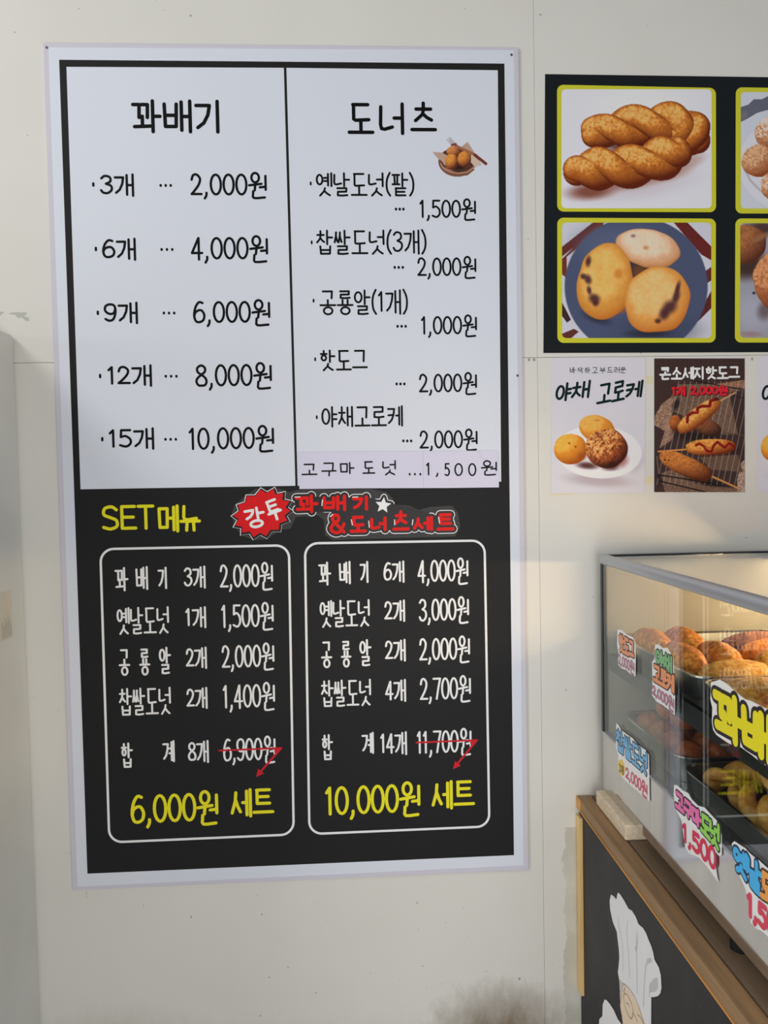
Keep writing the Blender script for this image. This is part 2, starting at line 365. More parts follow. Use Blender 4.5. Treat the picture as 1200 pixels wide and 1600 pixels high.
def pic_stuffed():
    p = Pic(155, 838, 910, 1422, 300, (196, 196, 208))
    p.poly([(155, 1010), (370, 838), (310, 838), (155, 960)], (96, 40, 36)); p.poly([(155, 1100), (180, 1120), (180, 1010), (370, 850), (340, 838), (155, 1020)], (110, 46, 40))
    p.poly([(720, 838), (790, 838), (912, 960), (912, 1030), (860, 1000)], (98, 36, 34)); p.poly([(870, 1090), (912, 1060), (912, 1130), (880, 1150)], (96, 40, 40))
    p.poly([(912, 1180), (912, 1270), (830, 1350), (850, 1290)], (88, 36, 36)); p.poly([(155, 1240), (200, 1330), (180, 1345), (155, 1310)], (60, 36, 38))
    p.poly([(155, 1400), (215, 1375), (240, 1390), (200, 1424), (155, 1424)], (92, 44, 40))
    p.disc(530, 1160, 362, 350, 0, (72, 80, 108)); p.soft(420, 950, 300, 160, 0, (92, 100, 128), .6); p.soft(640, 1380, 300, 120, 0, (58, 64, 88), .6)
    p.soft(545, 1090, 120, 140, 0, (40, 34, 44), .8); p.soft(590, 1400, 170, 30, 0, (40, 40, 54), .8); p.soft(330, 1320, 110, 40, 20, (40, 40, 54), .7)
    p.soft(545, 1085, 60, 60, 0, (120, 70, 40), .8); p.soft(440, 1270, 60, 40, 0, (170, 100, 40), .9)
    p.lobe(590, 968, 164, 96, 12, (226, 190, 158), (170, 92, 36), wob=.1, grain=.06, gs=30, seed=60, amb=.35, L=(-.1, -.35, .9), hi=(232, 206, 182))
    p.soft(515, 905, 20, 14, 0, (120, 80, 90), .7); p.soft(580, 965, 22, 16, 0, (190, 120, 70), .7)
    p.lobe(372, 1138, 140, 196, 10, (222, 164, 78), (176, 92, 26), wob=.1, grain=.07, gs=34, seed=61, amb=.3, L=(-.15, -.3, .9), hi=(232, 186, 108))
    p.soft(440, 1095, 34, 40, 0, (196, 112, 40), .7)
    p.lobe(634, 1228, 172, 166, -30, (226, 166, 88), (178, 92, 26), wob=.12, grain=.07, gs=34, seed=62, amb=.3, L=(-.15, -.3, .9), hi=(232, 190, 128))
    for (x, y, rx, ry, a) in [(288, 1035, 14, 30, 10), (262, 1110, 14, 16, 0), (286, 1125, 18, 28, -20), (292, 1180, 12, 24, -10), (318, 1222, 30, 26, 20), (325, 1245, 16, 18, 0),
                              (740, 1170, 12, 40, 15), (732, 1215, 18, 40, 20), (700, 1265, 40, 34, -35), (672, 1300, 26, 34, 20), (640, 1336, 16, 14, 0)]:
        p.soft(x, y, rx*1.5, ry*1.4, a, (70, 36, 44), .9)
    return p

def pic_sugar():
    p = Pic(195, 180, 1905, 1500, 330, (196, 200, 210))
    p.poly([(190, 350), (280, 320), (340, 262), (430, 262), (520, 215), (760, 150), (760, 380), (510, 380), (380, 415), (290, 470), (195, 520)], (96, 98, 112))
    p.soft(230, 440, 60, 90, 30, (128, 118, 122), .6)
    p.disc(1000, 1000, 840, 600, 0, (206, 208, 216)); p.line([(215, 960), (250, 1080), (310, 1190), (400, 1280), (520, 1390)], 26, (170, 150, 152), .6)
    k = dict(lit=(206, 150, 108), dark=(134, 66, 34), grain=.3, gs=22, spark=.12, amb=.25)
    for i, (x, y) in enumerate([(980, 620), (1320, 760), (1060, 1000), (1420, 1120), (1080, 1290)]): p.lobe(x, y, 200, 185, 0, seed=74+i, hi=(218, 184, 158), **k)
    p.lobe(560, 640, 205, 190, 0, seed=70, hi=(222, 200, 186), **k); p.soft(540, 520, 150, 90, 0, (222, 206, 198), .7)
    p.lobe(400, 960, 200, 185, 0, seed=71, hi=(214, 170, 130), **k)
    p.lobe(640, 1240, 215, 190, 0, seed=72, hi=(226, 190, 168), **k)
    return p

def pic_brown():
    p = Pic(188, 140, 1905, 1440, 330, (150, 150, 164))
    p.soft(340, 1150, 320, 300, 0, (164, 166, 182), .9); p.soft(300, 640, 400, 200, -10, (66, 48, 44), 1.0); p.soft(440, 200, 300, 130, 0, (74, 54, 52), 1.0)
    p.lobe(240, 380, 250, 220, -20, (158, 98, 60), (84, 44, 28), seed=80, grain=.2, gs=26, spark=.05); p.soft(420, 300, 180, 50, -25, (150, 104, 74), .8)
    p.soft(470, 1130, 130, 170, 20, (92, 78, 78), .8)
    p.lobe(600, 800, 260, 340, -5, (190, 116, 72), (118, 56, 30), seed=81, grain=.22, gs=24, spark=.06, hi=(214, 150, 104))
    for i, (x, y, r) in enumerate([(1180, 420, 250), (1560, 760, 270), (1120, 980, 280)]): p.soft(x+20, y+180, r*1.1, r*.6, 0, (92, 78, 78), .8); p.lobe(x, y, r, r*.95, 10*i, (190, 116, 72), (118, 56, 30), seed=84+i, grain=.22, gs=24, spark=.06, hi=(214, 150, 104))
    p.disc(343, 932, 18, 16, 0, (60, 50, 58)); p.soft(300, 1400, 200, 50, 0, (150, 116, 118), .7)
    return p

def pic_croquettes():
    p = Pic(50, 30, 1115, 1570, 230, (205, 202, 210))
    p.soft(580, 1420, 520, 110, 4, (168, 156, 162), .8); p.soft(1010, 1200, 120, 200, 20, (176, 166, 172), .6)
    p.disc(590, 1100, 490, 300, 4, (222, 219, 226)); p.soft(600, 1120, 420, 240, 0, (208, 204, 212), .8); p.soft(560, 1330, 380, 60, 3, (230, 228, 233), .9)
    p.soft(460, 1255, 180, 60, 5, (86, 48, 46), .95); p.soft(840, 1200, 130, 110, -30, (150, 88, 76), .8); p.soft(720, 1290, 130, 40, 0, (110, 68, 62), .7)
    p.lobe(572, 840, 212, 150, 20, (220, 150, 58), (170, 88, 20), seed=90, wob=.06, grain=.06, gs=30, amb=.35, hi=(232, 176, 88))
    p.soft(570, 740, 60, 16, 0, (186, 110, 34), .7)
    p.lobe(268, 1070, 190, 174, 8, (226, 152, 50), (156, 74, 14), seed=91, wob=.08, grain=.07, gs=30, amb=.3, hi=(236, 176, 78))
    p.soft(255, 1000, 22, 18, 0, (146, 72, 16), .9); p.soft(325, 1040, 22, 18, 0, (140, 66, 14), .9); p.soft(400, 1150, 70, 70, 0, (150, 70, 24), .7)
    p.lobe(680, 1065, 242, 226, 10, (188, 100, 44), (64, 22, 12), seed=92, wob=.12, grain=.5, gs=24, spark=.16, amb=.25, hi=(222, 160, 92))
    p.soft(740, 1250, 110, 60, 0, (50, 20, 14), .8); p.soft(600, 910, 80, 50, 0, (110, 44, 24), .5)
    return p

def pic_corndogs():
    p = Pic(50, 38, 1078, 1556, 230, (62, 44, 42))
    for i, x in enumerate(range(60, 1100, 52)):
        p.line([(x, 30), (x-20+7*(i % 3), 1570)], 3, (48, 32, 32), .7)
    clo, cl2 = (150, 118, 96), (110, 82, 66)
    for poly in [[(240, 470), (330, 330), (760, 330), (1078, 290), (1078, 400), (900, 420), (1000, 900), (820, 900), (560, 760), (260, 640), (300, 520)]]:
        p.poly(poly, (116, 92, 76))
    p.poly([(45, 790), (60, 690), (130, 560), (240, 480), (310, 480), (255, 600), (240, 720), (265, 900), (250, 960), (110, 1060), (170, 860)], (166, 132, 110))
    p.poly([(740, 330), (1078, 280), (1078, 370), (820, 350)], (160, 116, 88))
    p.poly([(130, 1340), (300, 1280), (640, 1480), (1078, 1520), (1078, 1560), (170, 1560)], (122, 96, 80)); p.poly([(1000, 1556), (990, 1420), (1040, 1220), (1078, 1190), (1078, 1556)], (184, 160, 142))
    p.poly([(560, 1160), (1000, 1130), (1060, 1330), (700, 1300)], (104, 80, 66))
    tex = .55*(vnoise(p.X, p.Y*1.5, 9, 3) > .52)*(p.C[..., 0] > 90)
    p.put(tex, (84, 58, 46))
    p.soft(560, 930, 420, 90, 6, (34, 22, 20), .85); p.soft(640, 1440, 330, 60, 10, (32, 20, 18), .8); p.soft(300, 560, 60, 110, 20, (36, 24, 22), .9); p.soft(930, 1080, 170, 70, 0, (36, 22, 20), .6)
    for i in range(14):                                    # wire rack
        x = 330+i*68; p.line([(x, 300), (x-250, 1470)], 6, (176, 160, 150), .75)
    p.line([(470, 285), (1078, 395)], 12, (28, 22, 26)); p.line([(640, 400), (1078, 490)], 9, (36, 28, 30)); p.line([(100, 1360), (700, 1455)], 14, (26, 20, 22))
    p.line([(95, 1360), (110, 1430), (640, 1556)], 14, (26, 20, 22)); p.line([(80, 1150), (100, 1340)], 9, (120, 104, 96)); p.line([(830, 880), (1078, 910)], 10, (90, 66, 54))
    p.line([(970, 425), (800, 520)], 18, (190, 146, 100)); p.line([(95, 1095), (420, 1070)], 17, (206, 140, 76)); p.line([(700, 1375), (990, 1505)], 22, (190, 132, 76))
    fr = dict(grain=.22, gs=16, amb=.25, wob=.06)
    p.lobe(290, 770, 70, 90, 0, (170, 92, 40), (84, 34, 16), seed=100, **fr)
    p.lobe(660, 825, 160, 92, 18, (124, 72, 46), (50, 26, 22), seed=101, **fr)
    p.lobe(555, 690, 290, 96, -37, (212, 142, 64), (120, 52, 18), seed=102, p=2.4, hi=(226, 170, 90), **fr)
    p.lobe(690, 1045, 285, 92, -2, (214, 136, 54), (108, 40, 14), seed=103, p=2.4, hi=(226, 160, 80), **fr)
    p.lobe(410, 1260, 320, 112, 24, (190, 116, 54), (84, 34, 16), seed=104, p=2.4, spark=.05, **fr)
    p.soft(170, 1190, 20, 18, 0, (50, 18, 12), .9); p.soft(215, 1195, 18, 14, 0, (60, 24, 14), .8)
    red = (126, 18, 18)
    p.line([(425, 760), (430, 690), (480, 655), (540, 650), (545, 600), (590, 580), (680, 580), (690, 520), (760, 500)], 34, red); p.line([(500, 648), (540, 640)], 12, (200, 70, 50), .7)
    p.line([(525, 1025), (560, 1005), (610, 1030), (650, 1090), (700, 1095), (730, 1020), (770, 985), (810, 1020), (850, 1050), (900, 1000), (960, 1040)], 28, red)
    p.line([(600, 1025), (640, 1070)], 8, (200, 70, 50), .6); p.soft(760, 500, 50, 28, 10, (60, 20, 20), .8)
    return p

def pic_basket():
    p = Pic(100, 100, 1050, 800, 230, (200, 204, 214)); p.A[:] = 0
    p.soft(560, 700, 330, 110, -5, (166, 160, 164), .7)
    p.disc(530, 540, 285, 225, 8, (110, 72, 56)); p.disc(530, 520, 262, 195, 8, (78, 48, 40))
    p.poly([(600, 300), (705, 215), (830, 410), (700, 420)], (176, 146, 128)); p.poly([(770, 380), (830, 410), (930, 585), (820, 610), (740, 520)], (196, 176, 158))
    p.poly([(150, 375), (300, 385), (385, 430), (355, 600), (300, 520), (240, 480)], (180, 150, 134)); p.poly([(250, 480), (330, 610), (430, 640), (500, 690), (330, 650)], (150, 108, 88))
    k = dict(grain=.1, gs=20, amb=.2)
    p.lobe(480, 370, 105, 85, 0, (196, 126, 74), (110, 50, 26), seed=110, **k)
    p.line([(500, 265), (620, 330), (840, 430)], 44, (150, 96, 72))
    for i in range(4): p.line([(375+i*17, 185-i*12), (470+i*14, 270-i*8)], 11, (120, 76, 66))
    p.line([(460, 270), (520, 255)], 40, (122, 66, 54)); p.line([(820, 425), (990, 560)], 52, (110, 52, 46))
    p.soft(560, 620, 150, 60, 0, (40, 26, 26), .9)
    p.lobe(456, 530, 100, 125, 0, (212, 138, 60), (90, 36, 22), seed=111, **k); p.lobe(656, 490, 108, 122, -8, (208, 132, 60), (90, 38, 24), seed=112, **k)
    p.line([(285, 560), (330, 640), (430, 690), (560, 712), (700, 690), (820, 610)], 22, (176, 132, 108)); p.line([(300, 640), (380, 710), (540, 750), (700, 730), (800, 650)], 30, (122, 80, 62))
    return p
# ------------------------------------------------------------------ handwriting: strokes of the letters, composed into syllables
def _circ(n=18, a0=90, sweep=-360, cx=.5, cy=.5, rx=.5, ry=.5):
    return [(cx+rx*math.cos(math.radians(a0+sweep*i/n)), cy+ry*math.sin(math.radians(a0+sweep*i/n))) for i in range(n+1)]
def _cr(pts, k=6):                                        # smooth curve through points
    P = [pts[0]]+list(pts)+[pts[-1]]; out = []
    for i in range(1, len(P)-2):
        p0, p1, p2, p3 = [np.array(q, float) for q in P[i-1:i+3]]
        for j in range(k):
            t = j/k; out.append(tuple(.5*((2*p1)+(-p0+p2)*t+(2*p0-5*p1+4*p2-p3)*t*t+(-p0+3*p1-3*p2+p3)*t**3)))
    out.append(tuple(pts[-1])); return out
CONS = {
 'ㄱv': [[(0, .95), (.98, .95), (.86, .55), (.55, .2), (.1, 0)]], 'ㄱh': [[(0, 1), (.95, 1), (.9, 0)]], 'ㄱf': [[(0, 1), (1, 1), (.95, 0)]],
 'ㄴ': [[(.04, 1), (0, .2), (.08, .03), (.35, 0), (1, .1)]], 'ㄷ': [[(.02, 1), (.95, 1)], [(.06, 1), (.06, .08), (.16, 0), (1, .04)]],
 'ㄹ': [[(0, 1), (.92, 1), (.9, .54), (.06, .52), (.04, .04), (.5, 0), (1, .06)]], 'ㅁ': [[(0, 1), (.06, .02), (.95, .02), (1, 1), (0, 1)]],
 'ㅂ': [[(0, 1), (.06, .04), (.95, .04), (1, 1)], [(.04, .52), (.96, .52)]], 'ㅅ': [[(.5, 1), (.42, .6), (0, 0)], [(.46, .62), (.7, .3), (1, .04)]],
 'ㅇ': [_circ()], 'ㅈ': [[(.04, .97), (.96, .97)], [(.52, .97), (.42, .5), (0, 0)], [(.46, .56), (.72, .26), (1, .04)]],
 'ㅊ': [[(.5, 1.12), (.5, .86)], [(.04, .74), (.96, .74)], [(.52, .74), (.42, .38), (0, 0)], [(.46, .44), (.72, .2), (1, .04)]],
 'ㅋv': [[(0, .95), (.98, .95), (.86, .55), (.55, .2), (.1, 0)], [(.05, .52), (.84, .55)]], 'ㅋh': [[(0, 1), (.95, 1), (.9, 0)], [(.05, .55), (.9, .55)]],
 'ㅌ': [[(0, 1), (1, 1)], [(.04, .52), (.9, .52)], [(.03, 1), (.03, .04), (1, .04)]], 'ㅍ': [[(0, 1), (1, 1)], [(0, .02), (1, .02)], [(.28, 1), (.32, .02)], [(.72, 1), (.68, .02)]],
 'ㅎ': [[(.5, 1.12), (.5, .92)], [(.05, .76), (.95, .76)], _circ(16, 90, -360, .5, .3, .36, .3)],
}
VV = {'ㅏ': [[(.3, 1), (.3, 0)], [(.3, .5), (1, .5)]], 'ㅐ': [[(.12, .97), (.12, .05)], [(.85, 1), (.85, 0)], [(.12, .5), (.85, .5)]],
      'ㅑ': [[(.3, 1), (.3, 0)], [(.3, .63), (1, .63)], [(.3, .38), (1, .38)]], 'ㅓ': [[(.85, 1), (.85, 0)], [(.05, .52), (.85, .52)]],
      'ㅔ': [[(.5, .95), (.5, .05)], [(.95, 1), (.95, 0)], [(0, .52), (.5, .52)]], 'ㅖ': [[(.5, .95), (.5, .05)], [(.95, 1), (.95, 0)], [(0, .64), (.5, .64)], [(0, .4), (.5, .4)]],
      'ㅣ': [[(.5, 1), (.5, 0)]]}
HV = {'ㅗ': [[(.5, 1), (.5, .05)], [(0, .03), (1, .03)]], 'ㅜ': [[(0, .95), (1, .95)], [(.52, .95), (.5, 0)]], 'ㅠ': [[(0, .95), (1, .95)], [(.34, .95), (.3, 0)], [(.68, .95), (.7, 0)]],
      'ㅛ': [[(.33, 1), (.33, .05)], [(.67, 1), (.67, .05)], [(0, .03), (1, .03)]], 'ㅡ': [[(0, .3), (1, .3)]]}
INI = 'ㄱㄲㄴㄷㄸㄹㅁㅂㅃㅅㅆㅇㅈㅉㅊㅋㅌㅍㅎ'; MED = 'ㅏㅐㅑㅒㅓㅔㅕㅖㅗㅘㅙㅚㅛㅜㅝㅞㅟㅠㅡㅢㅣ'
FIN = ['', 'ㄱ', 'ㄲ', 'ㄳ', 'ㄴ', 'ㄵ', 'ㄶ', 'ㄷ', 'ㄹ', 'ㄺ', 'ㄻ', 'ㄼ', 'ㄽ', 'ㄾ', 'ㄿ', 'ㅀ', 'ㅁ', 'ㅂ', 'ㅄ', 'ㅅ', 'ㅆ', 'ㅇ', 'ㅈ', 'ㅊ', 'ㅋ', 'ㅌ', 'ㅍ', 'ㅎ']
DBL = {'ㄲ': 'ㄱ', 'ㅆ': 'ㅅ', 'ㄸ': 'ㄷ'}
def _put(st, b): return [[(b[0]+x*(b[2]-b[0]), b[1]+y*(b[3]-b[1])) for x, y in s] for s in st]
def _con(j, ctx, b):
    if j in DBL:
        m_ = (b[0]+b[2])/2; g = (b[2]-b[0])*.06
        return _con(DBL[j], ctx, (b[0], b[1], m_-g, b[3]))+_con(DBL[j], ctx, (m_+g, b[1], b[2], b[3]))
    k = j if j in CONS else (j+ctx if j+ctx in CONS else j+'h')
    return _put(CONS[k], b)
def syllable(ch):
    n = ord(ch)-0xAC00; i, v, f = INI[n//588], MED[(n % 588)//28], FIN[n % 28]; out = []
    if v in VV:
        dv = v in 'ㅐㅔㅖ'
        c = (.0, .5, .38 if dv else .46, .93) if f else (.0, .14, .5 if not dv else .44, .9)
        out += _con(i, 'v', c); out += _put(VV[v], ((.5 if dv else .52), .42, 1, 1) if f else (.57 if dv else .56, 0, 1, 1))
        if f: out += _con(f, 'f', (.2, 0, .86, .33))
    elif v in HV:
        if f: out += _con(i, 'h', (.18, .68, .82, .97)); out += _put(HV[v], (0, .38, 1, .6)); out += _con(f, 'f', (.22, 0, .8, .3))
        else: out += _con(i, 'h', (.16, .44, .84, .97)); out += _put(HV[v], (0, .02, 1, .4))
    elif v == 'ㅘ':
        out += _con(i, 'h', (.02, .46, .56, .88)); out += _put([[(.5, 1), (.5, .05)], [(0, .0), (1, .06)]], (.06, .16, .64, .5)); out += _put(VV['ㅏ'], (.62, 0, 1, 1))
    elif v == 'ㅝ':
        cb = (.14, .62, .58, 1.0); out += _con(i, 'h', cb)
        out += [[(.0, .5), (.72, .56)], [(.36, .54), (.32, .3)], [(.96, 1.0-.12), (.96, .32)], [(.62, .42), (.96, .44)]]
        if f: out += _con(f, 'f', (.2, -.02, .9, .26))
    return out
CH = {'0': [_circ(20)], '1': [[(.1, .82), (.55, 1), (.55, 0)]], '2': [_cr([(.05, .74), (.2, .96), (.55, 1), (.88, .8), (.75, .5), (.3, .18), (.02, .02)])+[(1, .02)]],
      '3': [_cr([(.05, .86), (.35, 1), (.8, .93), (.85, .68), (.45, .54)])+_cr([(.45, .54), (.9, .42), (.95, .18), (.6, 0), (.2, .02), (0, .16)])],
      '4': [[(.66, 1), (.0, .27), (1, .27)], [(.68, 1), (.68, -.05)]], '5': [[(.92, 1), (.14, 1), (.1, .58)]+_cr([(.1, .58), (.5, .64), (.9, .45), (.92, .18), (.55, 0), (.02, .08)])],
      '6': [_cr([(.85, .96), (.5, 1), (.15, .75), (0, .35), (.15, .06), (.5, 0), (.88, .1), (1, .34), (.8, .56), (.5, .6), (.15, .5), (.02, .34)])],
      '7': [[(.0, 1), (1, 1), (.75, .6), (.45, 0)]], '8': [_cr([(.5, .54), (.14, .68), (.12, .88), (.5, 1), (.86, .88), (.84, .68), (.5, .54), (.1, .36), (0, .18), (.2, .02), (.5, 0), (.85, .03), (1, .2), (.88, .38), (.5, .54)])],
      '9': [_cr([(.95, .72), (.8, .46), (.4, .42), (.05, .6), (.08, .88), (.45, 1), (.85, .93), (.97, .66), (.9, .3), (.7, .05), (.35, 0), (.05, .1)])],
      ',': [_cr([(.55, .08), (.5, -.06), (.1, -.2)])], '·': [[(.5, .46), (.5, .54)]], '.': [[(.5, .0), (.5, .04)]],
      '(': [_cr([(.95, 1.12), (.3, .8), (.1, .45), (.3, .1), (.95, -.16)])], ')': [_cr([(.05, 1.12), (.7, .8), (.9, .45), (.7, .1), (.05, -.16)])],
      'S': [_cr([(.92, .86), (.6, 1), (.15, .92), (.1, .65), (.5, .52), (.9, .38), (.92, .12), (.5, 0), (.05, .08)])], 'E': [[(.95, 1), (.08, 1), (.08, .02), (1, .02)], [(.08, .52), (.85, .52)]],
      'T': [[(0, 1), (1, 1)], [(.5, 1), (.5, 0)]], '&': [_cr([(1, .5), (.75, .1), (.35, 0), (.03, .2), (.2, .48), (.6, .72), (.55, .97), (.3, 1), (.15, .82), (.3, .6), (1, .02)])]}
ADV = {',': .17, '·': .2, '.': .2, '(': .2, ')': .2, ' ': .13, '1': .27, 'S': .62, 'E': .6, 'T': .6, '&': .6}
def layout(s, hw=.74, dw=.43, gap=.12, lo=.13, hi=.93):
    """strokes in a box of height 1; returns strokes and width"""
    x = 0; out = []
    for ch in s:
        if ch == ' ': x += ADV[' ']; continue
        if '가' <= ch <= '힣': w_ = hw; st = [[(x+a*w_, b) for a, b in q] for q in syllable(ch)]
        else:
            w_ = ADV.get(ch, dw); st = [[(x+a*w_, lo+b*(hi-lo)) for a, b in q] for q in CH[ch]]
        out += st; x += w_+gap
    return out, max(x-gap, .05)
class Ink:
    """flat ribbons with round ends; place(a, b, lift) turns plane coordinates into the shop's"""
    def __init__(s): s.v = []; s.f = []; s.k = 0
    def ribbon(s, pts, w, place):
        P = [np.array(pts[0], float)]
        for q in pts[1:]:
            q = np.array(q, float)
            if np.hypot(*(q-P[-1])) > 1e-6: P.append(q)
        if len(P) < 2: P.append(P[0]+np.array([1e-4, 0]))
        runs = [[P[0]]]
        for i in range(1, len(P)):
            runs[-1].append(P[i])
            if i < len(P)-1:
                a = P[i]-P[i-1]; b = P[i+1]-P[i]
                if np.dot(a, b)/(np.hypot(*a)*np.hypot(*b)) < .72: runs.append([P[i]])
        for r in runs: s._run(r, w/2, place)
    def _run(s, P, h, place):
        s.k = (s.k+1) % 40; lift = s.k*3e-6; n = len(P)
        T = [(P[min(i+1, n-1)]-P[max(i-1, 0)]) for i in range(n)]; T = [t/(np.hypot(*t)+1e-12) for t in T]
        b0 = len(s.v); L = []
        for j_, (p, t) in enumerate(zip(P, T)):
            nn = np.array([-t[1], t[0]])*h; lj = lift+j_*1e-6; s.v.append(place(*(p+nn), lj)); s.v.append(place(*(p-nn), lj))
        for i in range(n-1): s.f.append([b0+2*i, b0+2*i+1, b0+2*i+3, b0+2*i+2])
        for (p, t, i0, sg) in ((P[0], T[0], 0, -1), (P[-1], T[-1], n-1, 1)):
            nn = np.array([-t[1], t[0]]); arc = []
            for j in range(1, 6):
                a = math.pi*j/6; q = p+h*(nn*math.cos(a)+sg*t*math.sin(a)); arc.append(len(s.v)); s.v.append(place(*q, lift+i0*1e-6))
            s.f.append([b0+2*i0]+arc+[b0+2*i0+1])
    def poly(s, pts, place, lift=0):
        b = len(s.v); s.v += [place(x, y, lift) for x, y in pts]; s.f.append(list(range(b, b+len(pts))))
    def text(s, txt, x0, y0, x1, y1, w, place, fit=None, **kw):
        """txt into the plane rectangle (x0,y0)-(x1,y1), y1 the top; fit maps (u, v) in 0..1 to the plane instead"""
        st, wd = layout(txt, **kw)
        for q in st:
            pts = [((fit(a/wd, b)) if fit else (x0+a/wd*(x1-x0), y0+b*(y1-y0))) for a, b in q]
            s.ribbon(pts, w, place)
    def build(s, name, mat, parent=None): return new_obj(name, s.v, s.f, mat, parent)
def wallplace(off): return lambda a, b, lift: (a, -(off+lift), b)
PXM = .001417                                             # metres per photograph pixel on the back wall
def wtext(ink, txt, px0, py0, px1, py1, wpx, off, **kw):  # rectangle measured on the photograph, set level on the wall
    cx, cz = W2((px0+px1)/2, (py0+py1)/2); xa = W2(px0, (py0+py1)/2)[0]; xb = W2(px1, (py0+py1)/2)[0]
    h = W2((px0+px1)/2, py0)[1]-W2((px0+px1)/2, py1)[1]; wm = wpx*PXM; i = wm/2
    xc = (xa+xb)/2; ww = xb-xa
    ink.text(txt, xc-ww/2+i, cz-h/2+i, xc+ww/2-i, cz+h/2-i, wm, wallplace(off), **kw)
def wdot(ink, px, py, wpx, hpx, off):
    x, z = W2(px, py); ink.ribbon([(x, z-(hpx-wpx)/2*PXM), (x, z+max(.1, hpx-wpx)/2*PXM)], wpx*PXM, wallplace(off))
def wpoly(name, pxs, off, mat, parent): 
    i = Ink(); i.poly([W2(*p) for p in pxs], wallplace(off)); return i.build(name, mat, parent)
def picture(name, pic, topx, off, parent, mat='ink'):
    """print the picture on the wall plane; topx maps layout units to photograph pixels"""
    X, Y = topx(pic.X, pic.Y); n, m_ = pic.n, pic.m
    d0 = RC.T; DX = (X-600)/FPX; DY = (800-Y)/FPX
    D = np.stack([DX, DY, np.ones_like(DX)], -1) @ RC        # rows: RC.T @ v
    t = (PLANE_Y-CAM[1])/D[..., 1]; P = CAM+D*t[..., None]; P[..., 1] = -off
    idx = np.arange(n*m_).reshape(m_, n); keep = pic.A > .5
    q = np.stack([idx[:-1, :-1], idx[1:, :-1], idx[1:, 1:], idx[:-1, 1:]], -1)
    k = (keep[:-1, :-1] & keep[1:, :-1] & keep[1:, 1:] & keep[:-1, 1:])
    C = np.ones((m_, n, 4)); C[..., :3] = np.clip(lin(pic.C)*KG, 0, .92)
    return new_obj(name, P.reshape(-1, 3), q[k], M[mat], parent, attr=C.reshape(-1, 4))
# ------------------------------------------------------------------ the room
def wall_panels():
    b = MB(); zs = [(0, 1.7742), (1.7752, 2.9)]; xs = [(-2.6, 1.0534), (1.0540, 3.0)]
    for z0, z1 in zs:
        for x0, x1 in xs: b.box(x0, x1, 0, .02, z0, z1)
    o = struct(b.build('wall_back', M['wall'])); g = MB(); g.box(-2.6, 3.0, .0195, .06, 0, 2.9)
    g.build('panel_joint', M['gap'], o)
    for pts in ([(-30, 488), (2, 487), (7, 488), (3, 491), (-2, 494), (-30, 492)], [(13, 490), (20, 488), (41, 488), (42, 490), (37, 494), (46, 497), (45, 502), (40, 501), (34, 496), (28, 497), (24, 492), (16, 491)]):
        wpoly('paint_chip', pts, .0003, M['chip'], o)
    h = Ink(); wdot(h, 826.5, 562, 4, 5, .0004); wdot(h, 834.5, 562, 4.5, 5, .0004); wdot(h, 1175, 561, 3, 5, .0004); h.build('nail_hole', M['gap'], o)
    return o
wall = wall_panels()
b = MB(); b.box(-2.6, 3.0, -3.0, .06, -.05, 0); struct(b.build('floor', M['floor']))

# ------------------------------------------------------------------ menu board
PLANE_Y = -.006
c4 = [on_y(*p, -.006) for p in ((67.3, 66.3), (810.3, 74), (825.8, 1359), (112.7, 1392))]
bx0, bx1 = (c4[0][0]+c4[3][0])/2, (c4[1][0]+c4[2][0])/2; bz0, bz1 = (c4[2][2]+c4[3][2])/2, (c4[0][2]+c4[1][2])/2
board = thing('menu_board', 'tall white menu board with black lower half hung on the wall, listing doughnut prices', 'menu board', (bx0, 0, bz0))
b = MB(); b.box(bx0, bx1, -.006, -.0005, bz0, bz1); b.build('backing_board', M['board_edge'], board, bevel=.001)
wpoly('printed_sheet', [(75.5, 74), (803, 78.5), (818, 1352), (120.8, 1385.5)], .0062, M['board_white'], board)
wpoly('black_field', [(92.5, 93.5), (788, 99.5), (803, 1336), (136.7, 1365)], .0064, M['board_black'], board)
wpoly('price_panel', [(104, 104.7), (443.5, 106.2), (461.5, 759), (126, 764.5)], .0066, M['board_white'], board)
wpoly('price_panel', [(447.6, 106.2), (777.7, 110), (783, 752.5), (465.2, 759)], .0066, M['board_white'], board)
T0 = .0069
def lines(name, mat, items, wd, label=None, off=T0):
    dots = Ink(); bul = Ink()
    for it in items:
        if isinstance(it[0], str):
            i = Ink(); wtext(i, it[0], *it[1:5], (it[5] if len(it) > 5 else wd), off)
            kind = 'price_lettering' if '원' in it[0] else 'quantity_lettering' if '개' in it[0] and it[0][0].isdigit() else name
            o = i.build(kind, M[mat], board)
            if label: o['label'] = label
        else: wdot(bul if it[3] > 5 else dots, it[0], it[1], it[2], it[3], off)
    if dots.v: dots.build('leader_dots', M[mat], board)
    if bul.v: bul.build('bullet', M[mat], board)
def d3(x0, x1, y): return [(x0+1.7, y, 3.8, 4.6), ((x0+x1)/2, y, 3.8, 4.6), (x1-1.7, y, 3.8, 4.6)]
lines('heading_lettering', 'ink_black', [('꽈배기', 204.5, 155.5, 352, 209)], 5.4)
lines('heading_lettering', 'ink_black', [('도 너 츠', 542.5, 160, 682.5, 211.5)], 5.4)
